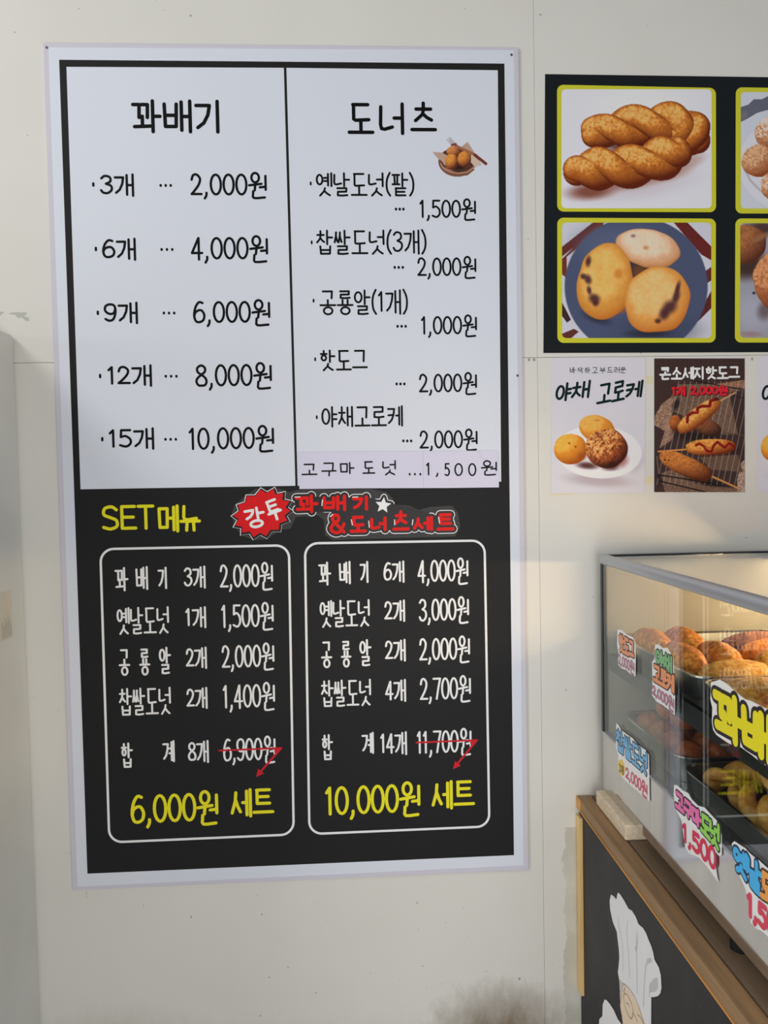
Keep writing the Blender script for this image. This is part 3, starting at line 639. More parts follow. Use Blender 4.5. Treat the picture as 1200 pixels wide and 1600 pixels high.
L1 = [('3개', 156, 271, 211.5, 308, '2,000원', 297, 268.5, 418, 311, (146, 288.5), (249.5, 268.5, 290)),
      ('6개', 159.5, 371.5, 214.5, 408, '4,000원', 298, 367.5, 420, 411, (150, 389.3), (251, 271, 390)),
      ('9개', 162, 471.5, 217.5, 507, '6,000원', 301.5, 467.5, 423.5, 510, (153, 489), (254.5, 274, 489.3)),
      ('12개', 167, 569.5, 239.5, 605, '8,000원', 305, 566, 426, 609, (156.6, 587.7), (257.5, 277.5, 588)),
      ('15개', 169, 668, 243, 703.5, '10,000원', 294, 664.5, 429.5, 707.5, (160, 686.3), (257, 276.5, 686.5))]
for a, x0, y0, x1, y1, bt, u0, v0, u1, v1, dot, el in L1:
    lines('item_lettering', 'ink_black', [(a, x0, y0, x1, y1), (bt, u0, v0, u1, v1), (dot[0], dot[1], 3.6, 7)]+d3(*el), 3.7)
L2 = [('옛날도넛(팥)', 493.5, 269.5, 648, 307.5, '1,500원', 654.5, 310, 744.5, 345, (485.5, 287), (617, 632, 327)),
      ('찹쌀도넛(3개)', 494, 359, 667, 398.5, '2,000원', 651.5, 400, 745, 436, (487, 379), (615, 631, 418)),
      ('공룡알(1개)', 499, 452.5, 638, 492.5, '1,000원', 657, 491.5, 746, 527, (490, 470), (619.5, 635.5, 510)),
      ('핫도그', 499.5, 546, 574.5, 580, '2,000원', 654, 581.5, 746, 617.5, (492.5, 561.5), (618, 633.5, 600)),
      ('야채고로케', 502, 634, 630, 667.5, '2,000원', 655, 670, 747, 705, (495, 652), (628.5, 644, 689))]
for a, x0, y0, x1, y1, bt, u0, v0, u1, v1, dot, el in L2:
    lines('item_lettering', 'ink_black', [(a, x0, y0, x1, y1), (bt, u0, v0, u1, v1), (dot[0], dot[1], 2.8, 6)]+d3(*el), 3.1)
lines('heading_lettering', 'ink_yellow', [('SET', 158, 786, 242, 834), ('메뉴', 246.5, 788, 314, 832)], 4.8, 'yellow set menu heading')
def rrect(name, tl, tr, br, bl, rad, wpx):
    c = [np.array(W2(*p)) for p in (tl, tr, br, bl)]; pts = []; r = rad*PXM
    for i in range(4):
        p = c[i]; a = c[i-1]-p; q = c[(i+1) % 4]-p; a = a/np.hypot(*a); q = q/np.hypot(*q)
        for j in range(9):
            t = j/8*math.pi/2; pts.append(tuple(p+a*r*(1-math.sin(t))+q*r*(1-math.cos(t))))
    pts.append(pts[0]); i = Ink(); i.ribbon(pts, wpx*PXM, wallplace(T0)); return i.build(name, M['ink_white'], board)
rrect('set_box', (157, 858), (451.5, 852), (459, 1303.5), (171, 1316), 20, 3.6)
rrect('set_box', (476.5, 849), (757, 844.5), (764.5, 1291), (483.5, 1303), 20, 3.6)
SETS = [[[('꽈', 179, 886, 201, 924), ('배', 212, 884.5, 232.5, 922), ('기', 246.5, 885.5, 264, 920.5), ('3개', 287, 884, 322.5, 920), ('2,000원', 343, 878.5, 427.5, 923)],
         [('옛날도넛', 182.5, 948, 265.5, 991), ('1개', 289, 947.5, 323.5, 982), ('1,500원', 345, 941, 428.5, 985.5)],
         [('공', 185.5, 1013, 203.5, 1056), ('룡', 217.5, 1012, 235, 1055.5), ('알', 248.5, 1010.5, 267.5, 1053.5), ('2개', 290, 1010.5, 324.5, 1045.5), ('2,000원', 346, 1004.5, 429.5, 1048)],
         [('찹쌀도넛', 186, 1074, 268.5, 1117.5), ('2개', 291, 1073.5, 325.5, 1108), ('1,400원', 347.5, 1066, 430.5, 1111)],
         [('합', 189, 1160, 208, 1200), ('계', 254, 1156.5, 273.5, 1191), ('8개', 293.5, 1156.5, 327.5, 1192.5), ('6,900원', 348.5, 1150, 431.5, 1193.5)]],
        [[('꽈', 497, 877.5, 517.5, 915), ('배', 529.5, 876.5, 549, 913), ('기', 562, 876.5, 578.5, 911), ('6개', 599, 876, 633, 911), ('4,000원', 652, 871.5, 732.5, 914)],
         [('옛날도넛', 499.5, 937, 579, 980), ('2개', 600, 937, 634, 972), ('3,000원', 654, 932, 733.5, 975)],
         [('공', 501.5, 1001, 519, 1044), ('룡', 532.5, 1000, 549, 1043), ('알', 561.5, 998.5, 580.5, 1041), ('2개', 601, 998.5, 635, 1034), ('2,000원', 654.5, 993.5, 735, 1036.5)],
         [('찹쌀도넛', 501.5, 1061.5, 581, 1104), ('4개', 601.5, 1061, 635.5, 1097), ('2,700원', 655.5, 1055.5, 736.5, 1098)],
         [('합', 502.5, 1147, 520.5, 1188), ('계', 565, 1143.5, 584.5, 1178), ('14개', 593.5, 1143, 637, 1180.5), ('11,700원', 650.5, 1138, 737.5, 1181.5)]]]
for sset in SETS:
    for row in sset: lines('item_lettering', 'ink_white', [r_+((3.0,) if len(r_[0]) == 4 and '원' not in r_[0] else ()) for r_ in row], 3.2)
lines('set_lettering', 'ink_yellow', [('6,000원', 204, 1236, 342.5, 1291), ('세트', 360, 1231, 428.5, 1277)], 4.9, 'yellow price of 6,000 at the foot of the left box')
lines('set_lettering', 'ink_yellow', [('10,000원', 507, 1222.5, 658, 1278), ('세트', 674, 1218.5, 742, 1264.5)], 4.9, 'yellow price of 10,000 at the foot of the right box')
for a, bq, c in (((342.5, 1172.5), (439.5, 1168.5), (400, 1213.7)), ((650.6, 1160), (745, 1156.2), (707.6, 1201.6))):
    i = Ink(); P = [np.array(W2(*q)) for q in (a, bq, c)]; pl = wallplace(T0+.0003)
    i.ribbon([P[0], P[1]], 2.8*PXM, pl); d = (P[2]-P[1]); d = d/np.hypot(*d); nn = np.array([-d[1], d[0]])
    i.ribbon([P[1], P[2]-d*.012], 3.2*PXM, pl); hb = P[2]-d*.0175
    i.poly([P[2], hb+nn*.0085, hb-nn*.0085], pl, .0003); i.poly([P[1], P[1]-np.array([.016, .000]), P[1]+d*.022+nn*.002], pl, .00025)
    i.build('red_arrow', M['ink_red'], board)
picture('doughnut_picture', pic_basket(), lambda X, Y: (660+X/10, 200+Y/10), T0, board)
for p in ((73, 74.5), (799, 86), (808.5, 587)):
    x, z = W2(*p); m = MB(); m.tube((x, -.0062, z), (x, -.0078, z), .0026, 12); m.build('screw', M['screw'], board, bevel=.0006)

# paper strip taped over the board
x0, z1 = W2(466, 704.5); x1, z0 = W2(779, 761.5)
strip = thing('paper_strip', 'white paper strip with a hand-written 1,500 price, taped above the red sticker', 'paper strip', (x0, -.0075, z0))
i = Ink(); i.poly([W2(*p) for p in ((465.8, 706.5), (600, 705.5), (777.5, 704), (779.3, 761.5), (700, 762.5), (560, 763), (468, 764))], wallplace(.0085)); o = i.build('paper', M['paper_strip'], strip)
sm = o.modifiers.new('paper thickness', 'SOLIDIFY'); sm.thickness = .0004; sm.offset = 1
i = Ink(); i.ribbon([W2(661, 706), W2(661.5, 762)], .6*PXM, wallplace(.009)); i.build('crease', M['paper_shade'], strip); i = Ink(); i.ribbon([W2(748, 705), W2(752, 716), W2(768, 722)], .6*PXM, wallplace(.009)); i.build('crease', M['paper_shade'], strip)
i = Ink()
for t in (('고', 471, 724, 496, 743), ('구', 502, 722, 526, 745), ('마', 531, 722, 554, 741), ('도', 566, 720, 586, 741), ('넛', 597, 719, 620, 743),
          ('1', 665, 721, 673, 746), (',', 680, 722, 686, 745), ('5', 694, 722, 703, 747), ('0', 709.5, 722, 723, 747), ('0', 731, 722, 744, 747), ('원', 751, 719, 777, 743)):
    if t[0] == '1': i.build('item_lettering', M['marker'], strip); i = Ink()
    wtext(i, *t, 2.4, .009)
i.build('price_lettering', M['marker'], strip); i = Ink()
for x in (640, 648, 656.5): wdot(i, x, 741, 3, 4, .009)
i.build('leader_dots', M['marker'], strip)

# cut-out sticker
sx, sz = W2(365, 840)
st = thing('set_sticker', 'red cut-out sticker with a starburst, stuck on the menu board under the white columns', 'sticker', (sx, -.0075, sz))
TXT = [('꽈', 459, 771.5, 499, 803), ('배', 503, 772, 544, 800), ('기', 549, 773, 581.5, 799), ('&', 513, 799, 541, 840), ('도', 545, 804, 574, 834), ('너', 577, 806, 606.5, 831), ('츠', 611.5, 797, 641, 834), ('세', 644, 805, 678, 831), ('트', 680.5, 800, 711, 833.5)]
def stext(wd, off): 
    i = Ink()
    for t in TXT: wtext(i, t[0], t[1]+1, t[2]+1, t[3]-1, t[4]-1, 5.0, off) if wd == 5 else _fat(i, t, wd, off)
    return i
def _fat(i, t, wd, off):
    cx, cz = W2((t[1]+t[3])/2, (t[2]+t[4])/2); hw_ = (t[3]-t[1]-7)/2*PXM; hh = (t[4]-t[2]-7)/2*PXM
    i.text(t[0], cx-hw_, cz-hh, cx+hw_, cz+hh, wd*PXM, wallplace(off))
tips = [(345, 90), (468, 85), (560, 122), (622, 205), (630, 293), (600, 385), (520, 472), (400, 532), (280, 542), (170, 502), (105, 432), (88, 335), (133, 235), (217, 152)]
ctr = np.array([358, 312.]); burst = []
for k in range(len(tips)):
    a, bq = np.array(tips[k], float), np.array(tips[(k+1) % len(tips)], float); burst += [a, ctr+((a+bq)/2-ctr)*.84]
def bpoly(s, dx=0, dy=0): return [W2(350+(ctr[0]+(p[0]-ctr[0])*s+dx)/6, 750+(ctr[1]+(p[1]-ctr[1])*s+dy)/6) for p in burst]
star = [(598.6+r*math.cos(math.radians(a)), 789.5-r*math.sin(math.radians(a))) for k in range(10) for r, a in [((13, 6)[k % 2], 84+36*k)]]
def layer(name, mat, wd, off, bs, star_r, dx=0, dy=0, extra=True):
    i = stext(wd, off)
    if bs: i.poly(bpoly(bs, dx, dy), wallplace(off+.0002))
    pts = [W2(598.6+(x-598.6)*star_r, 789.5+(y-789.5)*star_r) for x, y in star]
    if star_r != 1: i.ribbon([W2(598.6+(x-598.6), 789.5+(y-789.5)) for x, y in star+star[:1]], (wd-5)*PXM, wallplace(off)); 
    if star_r != 1: i.poly(pts, wallplace(off+.0002))
    if extra and wd > 8: i.poly([W2(*p) for p in ((460, 775), (580, 778), (700, 810), (700, 826), (540, 830), (520, 800), (462, 800))], wallplace(off+.00022))
    return i.build(name, M[mat], st)
i = Ink(); outl = [(362, 803), (366, 790), (382, 776), (400, 763), (418, 768), (432, 762), (452, 769), (476, 763), (520, 765), (580, 764), (604, 769), (614, 779), (616, 788), (640, 790), (654, 797), (672, 792), (706, 790), (715, 800), (719, 822), (712, 838), (690, 839), (640, 840), (560, 842), (520, 844), (508, 836), (506, 812), (496, 805), (462, 808), (454, 826), (438, 828), (418, 842), (396, 844), (378, 836), (366, 822)]
i.poly([W2(*p) for p in outl], wallplace(.0072)); i.build('clear_margin', M['laminate'], st)
layer('white_outline', 'st_white', 15, .0074, 1.10, 1.3); layer('black_outline', 'st_black', 12.4, .0078, 1.07, 1.28, 2, 2)
i = stext(5, .0083); i.build('lettering', M['st_red2'], st)
i = Ink(); i.poly(bpoly(.985, -4, -4), wallplace(.0082)); i.build('starburst', M['st_red'], st)
i = Ink(); i.poly([W2(*p) for p in star], wallplace(.0084)); i.build('star', M['st_white'], st)
i = Ink()
def rotbox(cx, cy, w_, h_, ang):
    a = math.radians(ang); c, s_ = math.cos(a), math.sin(a)
    def f(u, v):
        dx = (u-.5)*w_; dy = (.5-v)*h_; return W2(350+(cx+dx*c-dy*s_)/6, 750+(cy+dx*s_+dy*c)/6)
    return f
i.text('강', 0, 0, 0, 0, 4.2*PXM, wallplace(.0085), fit=rotbox(292, 352, 170, 175, -10)); i.text('투', 0, 0, 0, 0, 4.2*PXM, wallplace(.0085), fit=rotbox(468, 280, 118, 190, -20))
i.build('white_lettering', M['st_white'], st)
i = Ink()
for p, q in (((461, 776.5), (469, 776.5)), ((504, 781), (503, 790)), ((551, 776.7), (559, 776.4)), ((516, 807), (520, 803.5)), ((549, 812), (550.5, 820)), ((576, 814), (577, 824)), ((616.5, 812), (616.5, 820)), ((645, 812), (644, 820)), ((685, 808), (686.5, 817))):
    i = Ink(); i.ribbon([W2(*p), W2(*q)], 1.5*PXM, wallplace(.0085)); i.build('lettering_highlight', M['st_white'], st)

# ------------------------------------------------------------------ photo banner and posters on the wall, right of the board
PLANE_Y = 0.0
p0 = W2(849.5, 551.6)
ban = thing('photo_banner', 'black banner with four yellow-framed food photos on the wall above the small posters', 'banner', (p0[0], 0, p0[1]))
i = Ink(); i.poly([W2(*p) for p in ((851.6, 116.2), (1200, 121), (1420, 124), (1420, 549), (1200, 550.3), (849, 551.6), (850, 400))], wallplace(.0012)); o = i.build('banner_sheet', M['banner_black'], ban)
sm = o.modifiers.new('sheet thickness', 'SOLIDIFY'); sm.thickness = .001; sm.offset = 1
def rounded(tl, tr, br, bl, rad, off):
    c = [np.array(W2(*p)) for p in (tl, tr, br, bl)]; pts = []; r = rad*PXM
    for i in range(4):
        p = c[i]; a = c[i-1]-p; q = c[(i+1) % 4]-p; a = a/np.hypot(*a); q = q/np.hypot(*q)
        for j in range(9):
            t = j/8*math.pi/2; pts.append(tuple(p+a*r*(1-math.sin(t))+q*r*(1-math.cos(t))))
    return pts
def photo(label, outer, inner, pic, topx):
    i = Ink(); i.poly(rounded(*outer, 10, 0), wallplace(.0018)); fr = i.build('photo', M['banner_yellow'], ban); fr['label'] = label
    X, Y = topx(pic.X, pic.Y)                              # round the print's corners
    x0, x1, y0, y1 = X.min(), X.max(), Y.min(), Y.max(); r = 6
    dx = np.maximum(np.maximum(x0+r-X, X-(x1-r)), 0); dy = np.maximum(np.maximum(y0+r-Y, Y-(y1-r)), 0)
    pic.A[np.hypot(dx, dy) > r+.3] = 0
    picture('print', pic, topx, .0021, fr)
k1 = 370/1200
photo('photo of two sugared twisted doughnuts in a yellow frame', ((870, 133), (1118, 138), (1118.3, 332), (870.3, 331)), None, pic_twists(), lambda X, Y: (830+X*k1, 90+Y*k1))
photo('photo of three filled doughnuts on a slate plate in a yellow frame', ((870.4, 340.5), (1118, 342), (1117.6, 535.5), (870.6, 536)), None, pic_stuffed(), lambda X, Y: (830+X*k1, 90+Y*k1))
k2 = 70/509
photo('photo of sugar-dusted doughnut balls cut off by the frame edge', ((1149, 137), (1400, 141), (1400, 334), (1148.6, 334)), None, pic_sugar(), lambda X, Y: (1130+X*k2*1.0, 120+Y*k2))
photo('photo of brown croquettes cut off by the frame edge', ((1148.4, 341.7), (1400, 343), (1400, 535), (1147.6, 535.5)), None, pic_brown(), lambda X, Y: (1130+X*k2, 330+Y*k2))

def a4(name, label, corners, pic, topx, group=None):
    q = W2(*corners[3]); t = thing(name, label, 'poster', (q[0], 0, q[1]))
    i = Ink(); i.poly([W2(*p) for p in corners], wallplace(.0006)); o = i.build('paper', M['paper'], t)
    sm = o.modifiers.new('paper thickness', 'SOLIDIFY'); sm.thickness = .0003; sm.offset = 1
    picture('picture', pic, topx, .0011, t); return t
k3 = 160/1164; k4 = 150/1091
pa = a4('croquette_poster', 'white poster with three croquettes on a plate, next to the menu board under the banner', [(862, 559.5), (1009, 559), (1008, 769.5), (861, 771)], pic_croquettes(), lambda X, Y: (855+X*k3+(Y-30)*-.0007, 555+Y*k3))
def poster_text(t, dx):
    i = Ink()
    for q in (('바', 890, 573.5), ('삭', 901.5, 573.5), ('하', 913, 573.5), ('고', 924.5, 573.5), ('부', 936.5, 573.5), ('드', 948, 573.5), ('러', 959, 573), ('운', 968.5, 573.5)):
        wtext(i, q[0], q[1]+dx, q[2], q[1]+9.5+dx, q[2]+10, 1.15, .0014)
    i.build('tagline', M['grey_ink'], t); i = Ink()
    def sk(x0, y0, x1, y1, sl):
        return lambda u, v: W2(x0+dx+(x1-x0)*u+sl*v, y1+(y0-y1)*v-(u-.5)*4)
    for ch, x0, y0, x1, y1 in (('야', 868, 600, 890, 626), ('채', 893, 597, 920, 622), ('고', 933, 600, 953, 629), ('로', 956, 596, 974, 626), ('케', 977, 597, 1001, 621)):
        i.text(ch, 0, 0, 0, 0, 4.0*PXM, wallplace(.0014), fit=sk(x0, y0, x1, y1, 3))
    i.build('title', M['green_ink'], t)
poster_text(pa, 0)
pb = a4('hot_dog_poster', 'dark brown poster of four corn dogs on a wire rack with a white title', [(1022, 560), (1164, 559.5), (1162.5, 769), (1020.5, 769)], pic_corndogs(), lambda X, Y: (1015+X*k4, 555+Y*k4))
def thick(i, word, x0, y0, x1, y1, wd, off, **kw): wtext(i, word, x0, y0, x1, y1, wd, off, **kw)
i = Ink(); thick(i, '콘소세지핫도그', 1029.5, 572.5, 1156, 593.5, 3.2, .0017, hw=.84, gap=.12); i.build('title', M['p_white'], pb)
i = Ink(); thick(i, '1개   2,000원', 1049.5, 604, 1138.5, 620, 4.4, .0015); i.build('price_shadow', M['p_dark'], pb)
i = Ink(); thick(i, '1개   2,000원', 1048, 602.5, 1137, 618.5, 3.1, .0018); i.build('price', M['p_red'], pb)
pc = a4('croquette_poster', 'white croquette poster cut off by the right edge of the photo', [(1184, 559), (1330, 558.5), (1330, 768), (1183, 768)], pic_croquettes(), lambda X, Y: (1177.5+X*k3, 553+Y*k3))
poster_text(pc, 322)
for pts, lab in ((((1007, 588), (1022, 587), (1022, 599), (1007, 600)), 'upper beige tape strip joining the croquette poster and the hot dog poster'),
                 (((1006, 744.5), (1021.5, 744), (1021, 756), (1006, 756.5)), 'lower beige tape strip joining the croquette poster and the hot dog poster'),
                 (((861, 768), (895, 767.5), (896, 773), (861, 774)), 'beige tape strip under the lower left corner of the croquette poster')):
    o = wpoly('tape_strip', pts, .00025, M['tape'], None); tag(o, lab, 'tape', 'tape on the small posters')

# ------------------------------------------------------------------ grey cabinet at the left
XF = -.0822
t = thing('tall_cabinet', 'tall grey metal cabinet standing against the wall left of the menu board', 'cabinet', (-.45, -.36, 0))
b = MB(); b.box(-.80, XF, -.70, -.004, .02, 1.832); b.v = [(x+(.007 if x > -.5 and z < 1 else 0), y, z) for x, y, z in b.v]; b.build('body', M['cabinet'], t, bevel=.004)
b = MB()
for x in (-.76, -.12):
    for y in (-.66, -.05): b = MB(); b.tube((x, y, 0), (x, y, .021), .02); b.build('foot', M['rubber'], t)
q = [on_x(*p, XF) for p in ((17, 921), (17.5, 995))]
b = MB(); b.box(XF+.0005, XF+.0030, -.20, q[1][1], q[1][2], q[0][2]); pl = b.build('rating_plate', M['plate'], t)
i = Ink(); plx = lambda a, bb, lift: (XF+.0033+lift, a, bb)
for k in range(7):
    yy = q[1][1]-.007-k*.0065; i.ribbon([(yy, q[1][2]+.004), (yy, q[1][2]+.03+(k*7 % 5)*.005)], .0012, plx)
i.build('plate_print', M['plate_ink'], pl); i = Ink(); i.poly([(-.2, q[0][2]-.006), (-.125, q[0][2]-.006), (-.125, q[0][2]-.012), (-.2, q[0][2]-.012)], plx); i.build('plate_heading', M['plate_ink'], pl)

# ------------------------------------------------------------------ counter
CY1 = -1.45
ct = thing('counter', 'black-panelled wooden counter carrying the glass display case', 'counter', (1.44, -.72, 0))
b = MB(); b.box(1.137, 1.75, CY1, -.006, 0, .7565); b.build('front_panel', M['panel'], ct)
b = MB(); b.box(1.1665, 1.75, CY1, -.006, .757, .7838); b.build('deck', M['deck'], ct)
b = MB(); b.box(1.132, 1.164, CY1, -.003, .757, .784); b.build('edge_plank', M['plank'], ct, bevel=.0015)
b = MB(); b.box(1.1305, 1.1322, -.0315, -.003, .758, .7835); b.build('plank_end', M['plank_edge'], ct)
b = MB(); b.box(1.130, 1.1365, -.030, -.003, .335, .742); b.build('corner_batten', M['batten'], ct)
b = MB(); b.box(1.1305, 1.1322, CY1, -.032, .757, .7605); b.build('raw_edge', M['plank_edge'], ct)

blk = MB(); blk.box(1.1600, 1.218, -.230, -.052, .7843, .8153); o = blk.build('block', M['block'], None, bevel=.003)
tag(o, 'rough beige block wedged under the wall end of the display case', 'block')

# decal of a chef on the panel
PXX = 1.1366
def K(x, y): p = on_x(900+x*.13746, 1380+y*.13746, PXX); return (p[1], p[2])
def dplace(off): return lambda a, bb, lift: (PXX-off-lift, a, bb)
kp = K(640, 1700); dc = thing('chef_decal', 'white chef hat cartoon decal on the black counter panel', 'decal', (PXX, kp[0], kp[1]))
i = Ink(); hat = [(400, 128), (430, 148), (462, 185), (470, 130), (482, 105), (510, 135), (545, 190), (600, 290), (640, 315), (685, 390), (712, 465), (765, 510), (800, 570), (830, 650), (860, 720), (880, 790), (895, 870), (945, 960), (967, 1050), (974, 1190), (962, 1250), (935, 1282), (880, 1296), (858, 1290), (855, 1800), (800, 1800), (790, 1600), (720, 1400), (640, 1260), (560, 1150), (490, 1085), (478, 1010), (488, 930), (494, 850), (490, 760), (465, 550), (420, 440), (390, 300), (384, 200)]
i.poly([K(*p) for p in hat], dplace(.0004)); i.build('hat', M['d_white'], dc)
i = Ink(); i.poly([K(*p) for p in ((492, 1085), (560, 1150), (640, 1260), (720, 1400), (790, 1590), (800, 1800), (560, 1800), (530, 1560), (504, 1400), (500, 1200))], dplace(.0003)); i.build('face', M['d_skin'], dc)
i = Ink(); i.poly([K(*p) for p in ((328, 1322), (350, 1330), (390, 1375), (430, 1440), (480, 1550), (560, 1650), (620, 1800), (230, 1800), (262, 1620), (268, 1545), (302, 1510), (306, 1380))], dplace(.0005)); i.build('hand', M['d_white'], dc)
i = Ink()
for pts, wd in (([(480, 380), (490, 500), (530, 680), (535, 1000)], 9), ([(592, 430), (580, 560), (600, 800), (612, 1080)], 9), ([(700, 560), (690, 700), (695, 900), (700, 1250)], 13), ([(850, 860), (800, 930), (780, 1150), (770, 1400)], 15), ([(835, 1290), (850, 1180)], 12)):
    i.ribbon([K(*p) for p in _cr(pts)], wd*.000165, dplace(.0007))
i.poly([K(*p) for p in ((690, 700), (705, 600), (700, 720), (690, 800), (672, 740))], dplace(.0008)); i.poly([K(*p) for p in ((835, 1240), (840, 1150), (890, 1085), (930, 1075), (935, 1190), (900, 1235))], dplace(.0008)); i.poly([K(*p) for p in ((800, 920), (815, 860), (860, 850), (858, 900))], dplace(.0008)); i.poly([K(*p) for p in ((495, 1100), (540, 1140), (515, 1290), (502, 1220))], dplace(.0008))
i.build('hat_folds', M['d_grey'], dc)
i = Ink()
for pts in ([(540, 1140), (600, 1190), (690, 1330), (780, 1600)], [(555, 1250), (600, 1290), (650, 1420), (640, 1530), (610, 1520), (560, 1400), (545, 1290), (560, 1250)], [(575, 1360), (600, 1375), (610, 1400)], [(650, 1470), (690, 1540), (700, 1580)], [(520, 1270), (505, 1400), (530, 1520)], [(700, 1490), (740, 1530), (770, 1600)], [(545, 1240), (560, 1190)]):
    i.ribbon([K(*p) for p in _cr(pts)], 7*.000165, dplace(.0009))
i.build('face_lines', M['d_line'], dc)

# ------------------------------------------------------------------ display case
XC = 1.178; XR = 1.625; YB = -.045; YF = -1.27; ZB = .8157; ZG = .9461; ZT = 1.3345
dcs = thing('display_case', 'glass display case with steel base standing on the counter', 'display case', (1.40, -.65, ZB-.0312))
b = MB(); b.box(XC, XR, YF, YB-.004, ZB, ZG); b.build('steel_base', M['steel'], dcs, bevel=.002)
b = MB(); b.box(XC-.0012, XC+.010, YF, YB-.004, ZG-.004, ZG+.0015); b.build('base_lip', M['alu'], dcs, bevel=.0008)
b = MB(); b.box(XC, XC+.0045, YF, YB-.014, ZG+.002, ZT-.012); b.build('front_glass', M['glass'], dcs)
b = MB(); b.box(XC+.009, XR-.011, YB-.008, YB-.004, ZG+.001, ZT-.013); b.build('end_panel', M['end_panel'], dcs)
b = MB(); b.box(XC+.012, XR-.012, YF, YB-.015, ZT-.004, ZT-.0005); b.build('top_glass', M['glass'], dcs)
b = MB(); b.tube((XC+.004, YF, ZT-.008), (XC+.004, YB-.012, ZT-.008), .0118, 24); b.build('top_rail', M['alu'], dcs, smooth=True).modifiers.new('edges', 'EDGE_SPLIT')
b = MB(); b.box(XC-.002, XC+.008, YB-.013, YB, ZG-.001, ZT-.004); b.build('corner_post', M['frame_dark'], dcs, bevel=.002)
b = MB(); b.box(XR-.010, XR, YB-.013, YB, ZG-.001, ZT); b.build('corner_post', M['frame_dark'], dcs, bevel=.002)
b = MB(); b.box(XC, XR, YB-.014, YB, ZT-.012, ZT+.002); b.build('back_rail', M['frame_dark'], dcs, bevel=.003)
b = MB(); b.box(XR-.02, XR, YF, YB-.014, ZT-.02, ZT); b.build('rear_rail', M['alu'], dcs, bevel=.003)
b = MB(); b.box(XC+.012, XR-.02, YF+.01, YB-.02, 1.1165, 1.1207)
b.box(XC+.010, XC+.022, YF+.01, YB-.02, 1.086, 1.1207); b.box(XR-.04, XR-.028, YF+.01, YB-.02, 1.086, 1.1207); b.build('shelf', M['shelf'], dcs)
for y in (-.588, -.075, -1.18):
    fx = 1.246 if y > -.1 else 1.203
    b = MB(); b.tube((fx, y, ZB-.0310), (fx, y, ZB), .0135, 20); b.build('rubber_foot', M['rubber'], dcs)
b = MB(); b.tube((XR-.05, -1.15, ZT-.035), (XR-.05, -.07, ZT-.035), .009, 16); b.build('lamp_tube', M['lamp'], dcs, smooth=True)
b = MB(); b.box(XR-.085, XR-.015, -1.17, -.05, ZT-.016, ZT-.012); b.box(XR-.022, XR-.018, -1.17, -.05, ZT-.05, ZT-.012); b.build('lamp_hood', M['hood'], dcs)

# ------------------------------------------------------------------ trays
def rrloop(x0, x1, y0, y1, r, z, n=5):
    out = []
    for cx, cy, a0 in ((x1-r, y1-r, 0), (x0+r, y1-r, 90), (x0+r, y0+r, 180), (x1-r, y0+r, 270)):
        for k in range(n+1):
            a = math.radians(a0+90*k/n); out.append((cx+r*math.cos(a), cy+r*math.sin(a), z))
    return out
def loft(loops, closed=True):
    n = len(loops[0]); v = [p for l in loops for p in l]; f = []
    for k in range(len(loops)-1):
        for i in range(n): f.append((k*n+i, k*n+(i+1) % n, (k+1)*n+(i+1) % n, (k+1)*n+i))
    return v, f
def tray(label, x0, x1, y0, y1, z0, z1):
    t = thing('food_tray', label, 'tray', ((x0+x1)/2, (y0+y1)/2, z0), 'metal trays in the display case')
    d = .012
    L = [rrloop(x0+d, x1-d, y0+d, y1-d, .03, z0), rrloop(x0+.004, x1-.004, y0+.004, y1-.004, .034, z1-.004), rrloop(x0+.006, x1-.006, y0+.006, y1-.006, .032, z1-.004), rrloop(x0+d+.002, x1-d-.002, y0+d+.002, y1-d-.002, .028, z0+.002)]
    v, f = loft(L); n = len(L[0]); f += [tuple(range(n)), tuple(range(3*n, 4*n))]; new_obj('basin', v, f, M['tray'], t); q_ = rrloop(x0+d+.003, x1-d-.003, y0+d+.003, y1-d-.003, .027, z0+.0024); new_obj('tray_floor', q_, [tuple(range(len(q_)))], M['tray_lip'], t)
    R = [rrloop(x0+.005, x1-.005, y0+.005, y1-.005, .033, z1-.0035), rrloop(x0, x1, y0, y1, .036, z1-.003), rrloop(x0, x1, y0, y1, .036, z1), rrloop(x0+.005, x1-.005, y0+.005, y1-.005, .033, z1)]
    v, f = loft(R+[R[0]]); new_obj('rim', v, f, M['tray_lip'], t)
TB = 1.1212
tray('metal tray of breaded corn dogs on the upper shelf by the wall', 1.203, 1.554, -.446, -.058, TB, 1.1632)
tray('metal tray of croquettes on the upper shelf behind the yellow lettered sticker', 1.203, 1.554, -.854, -.452, TB, 1.1632)
tray('metal tray of round doughnut balls low in the case at the wall end', 1.206, 1.554, -.369, -.076, ZG+.0005, .9977)
tray('metal tray of twisted doughnuts low in the case nearer the viewer', 1.203, 1.554, -.778, -.377, ZG+.0005, .9925)

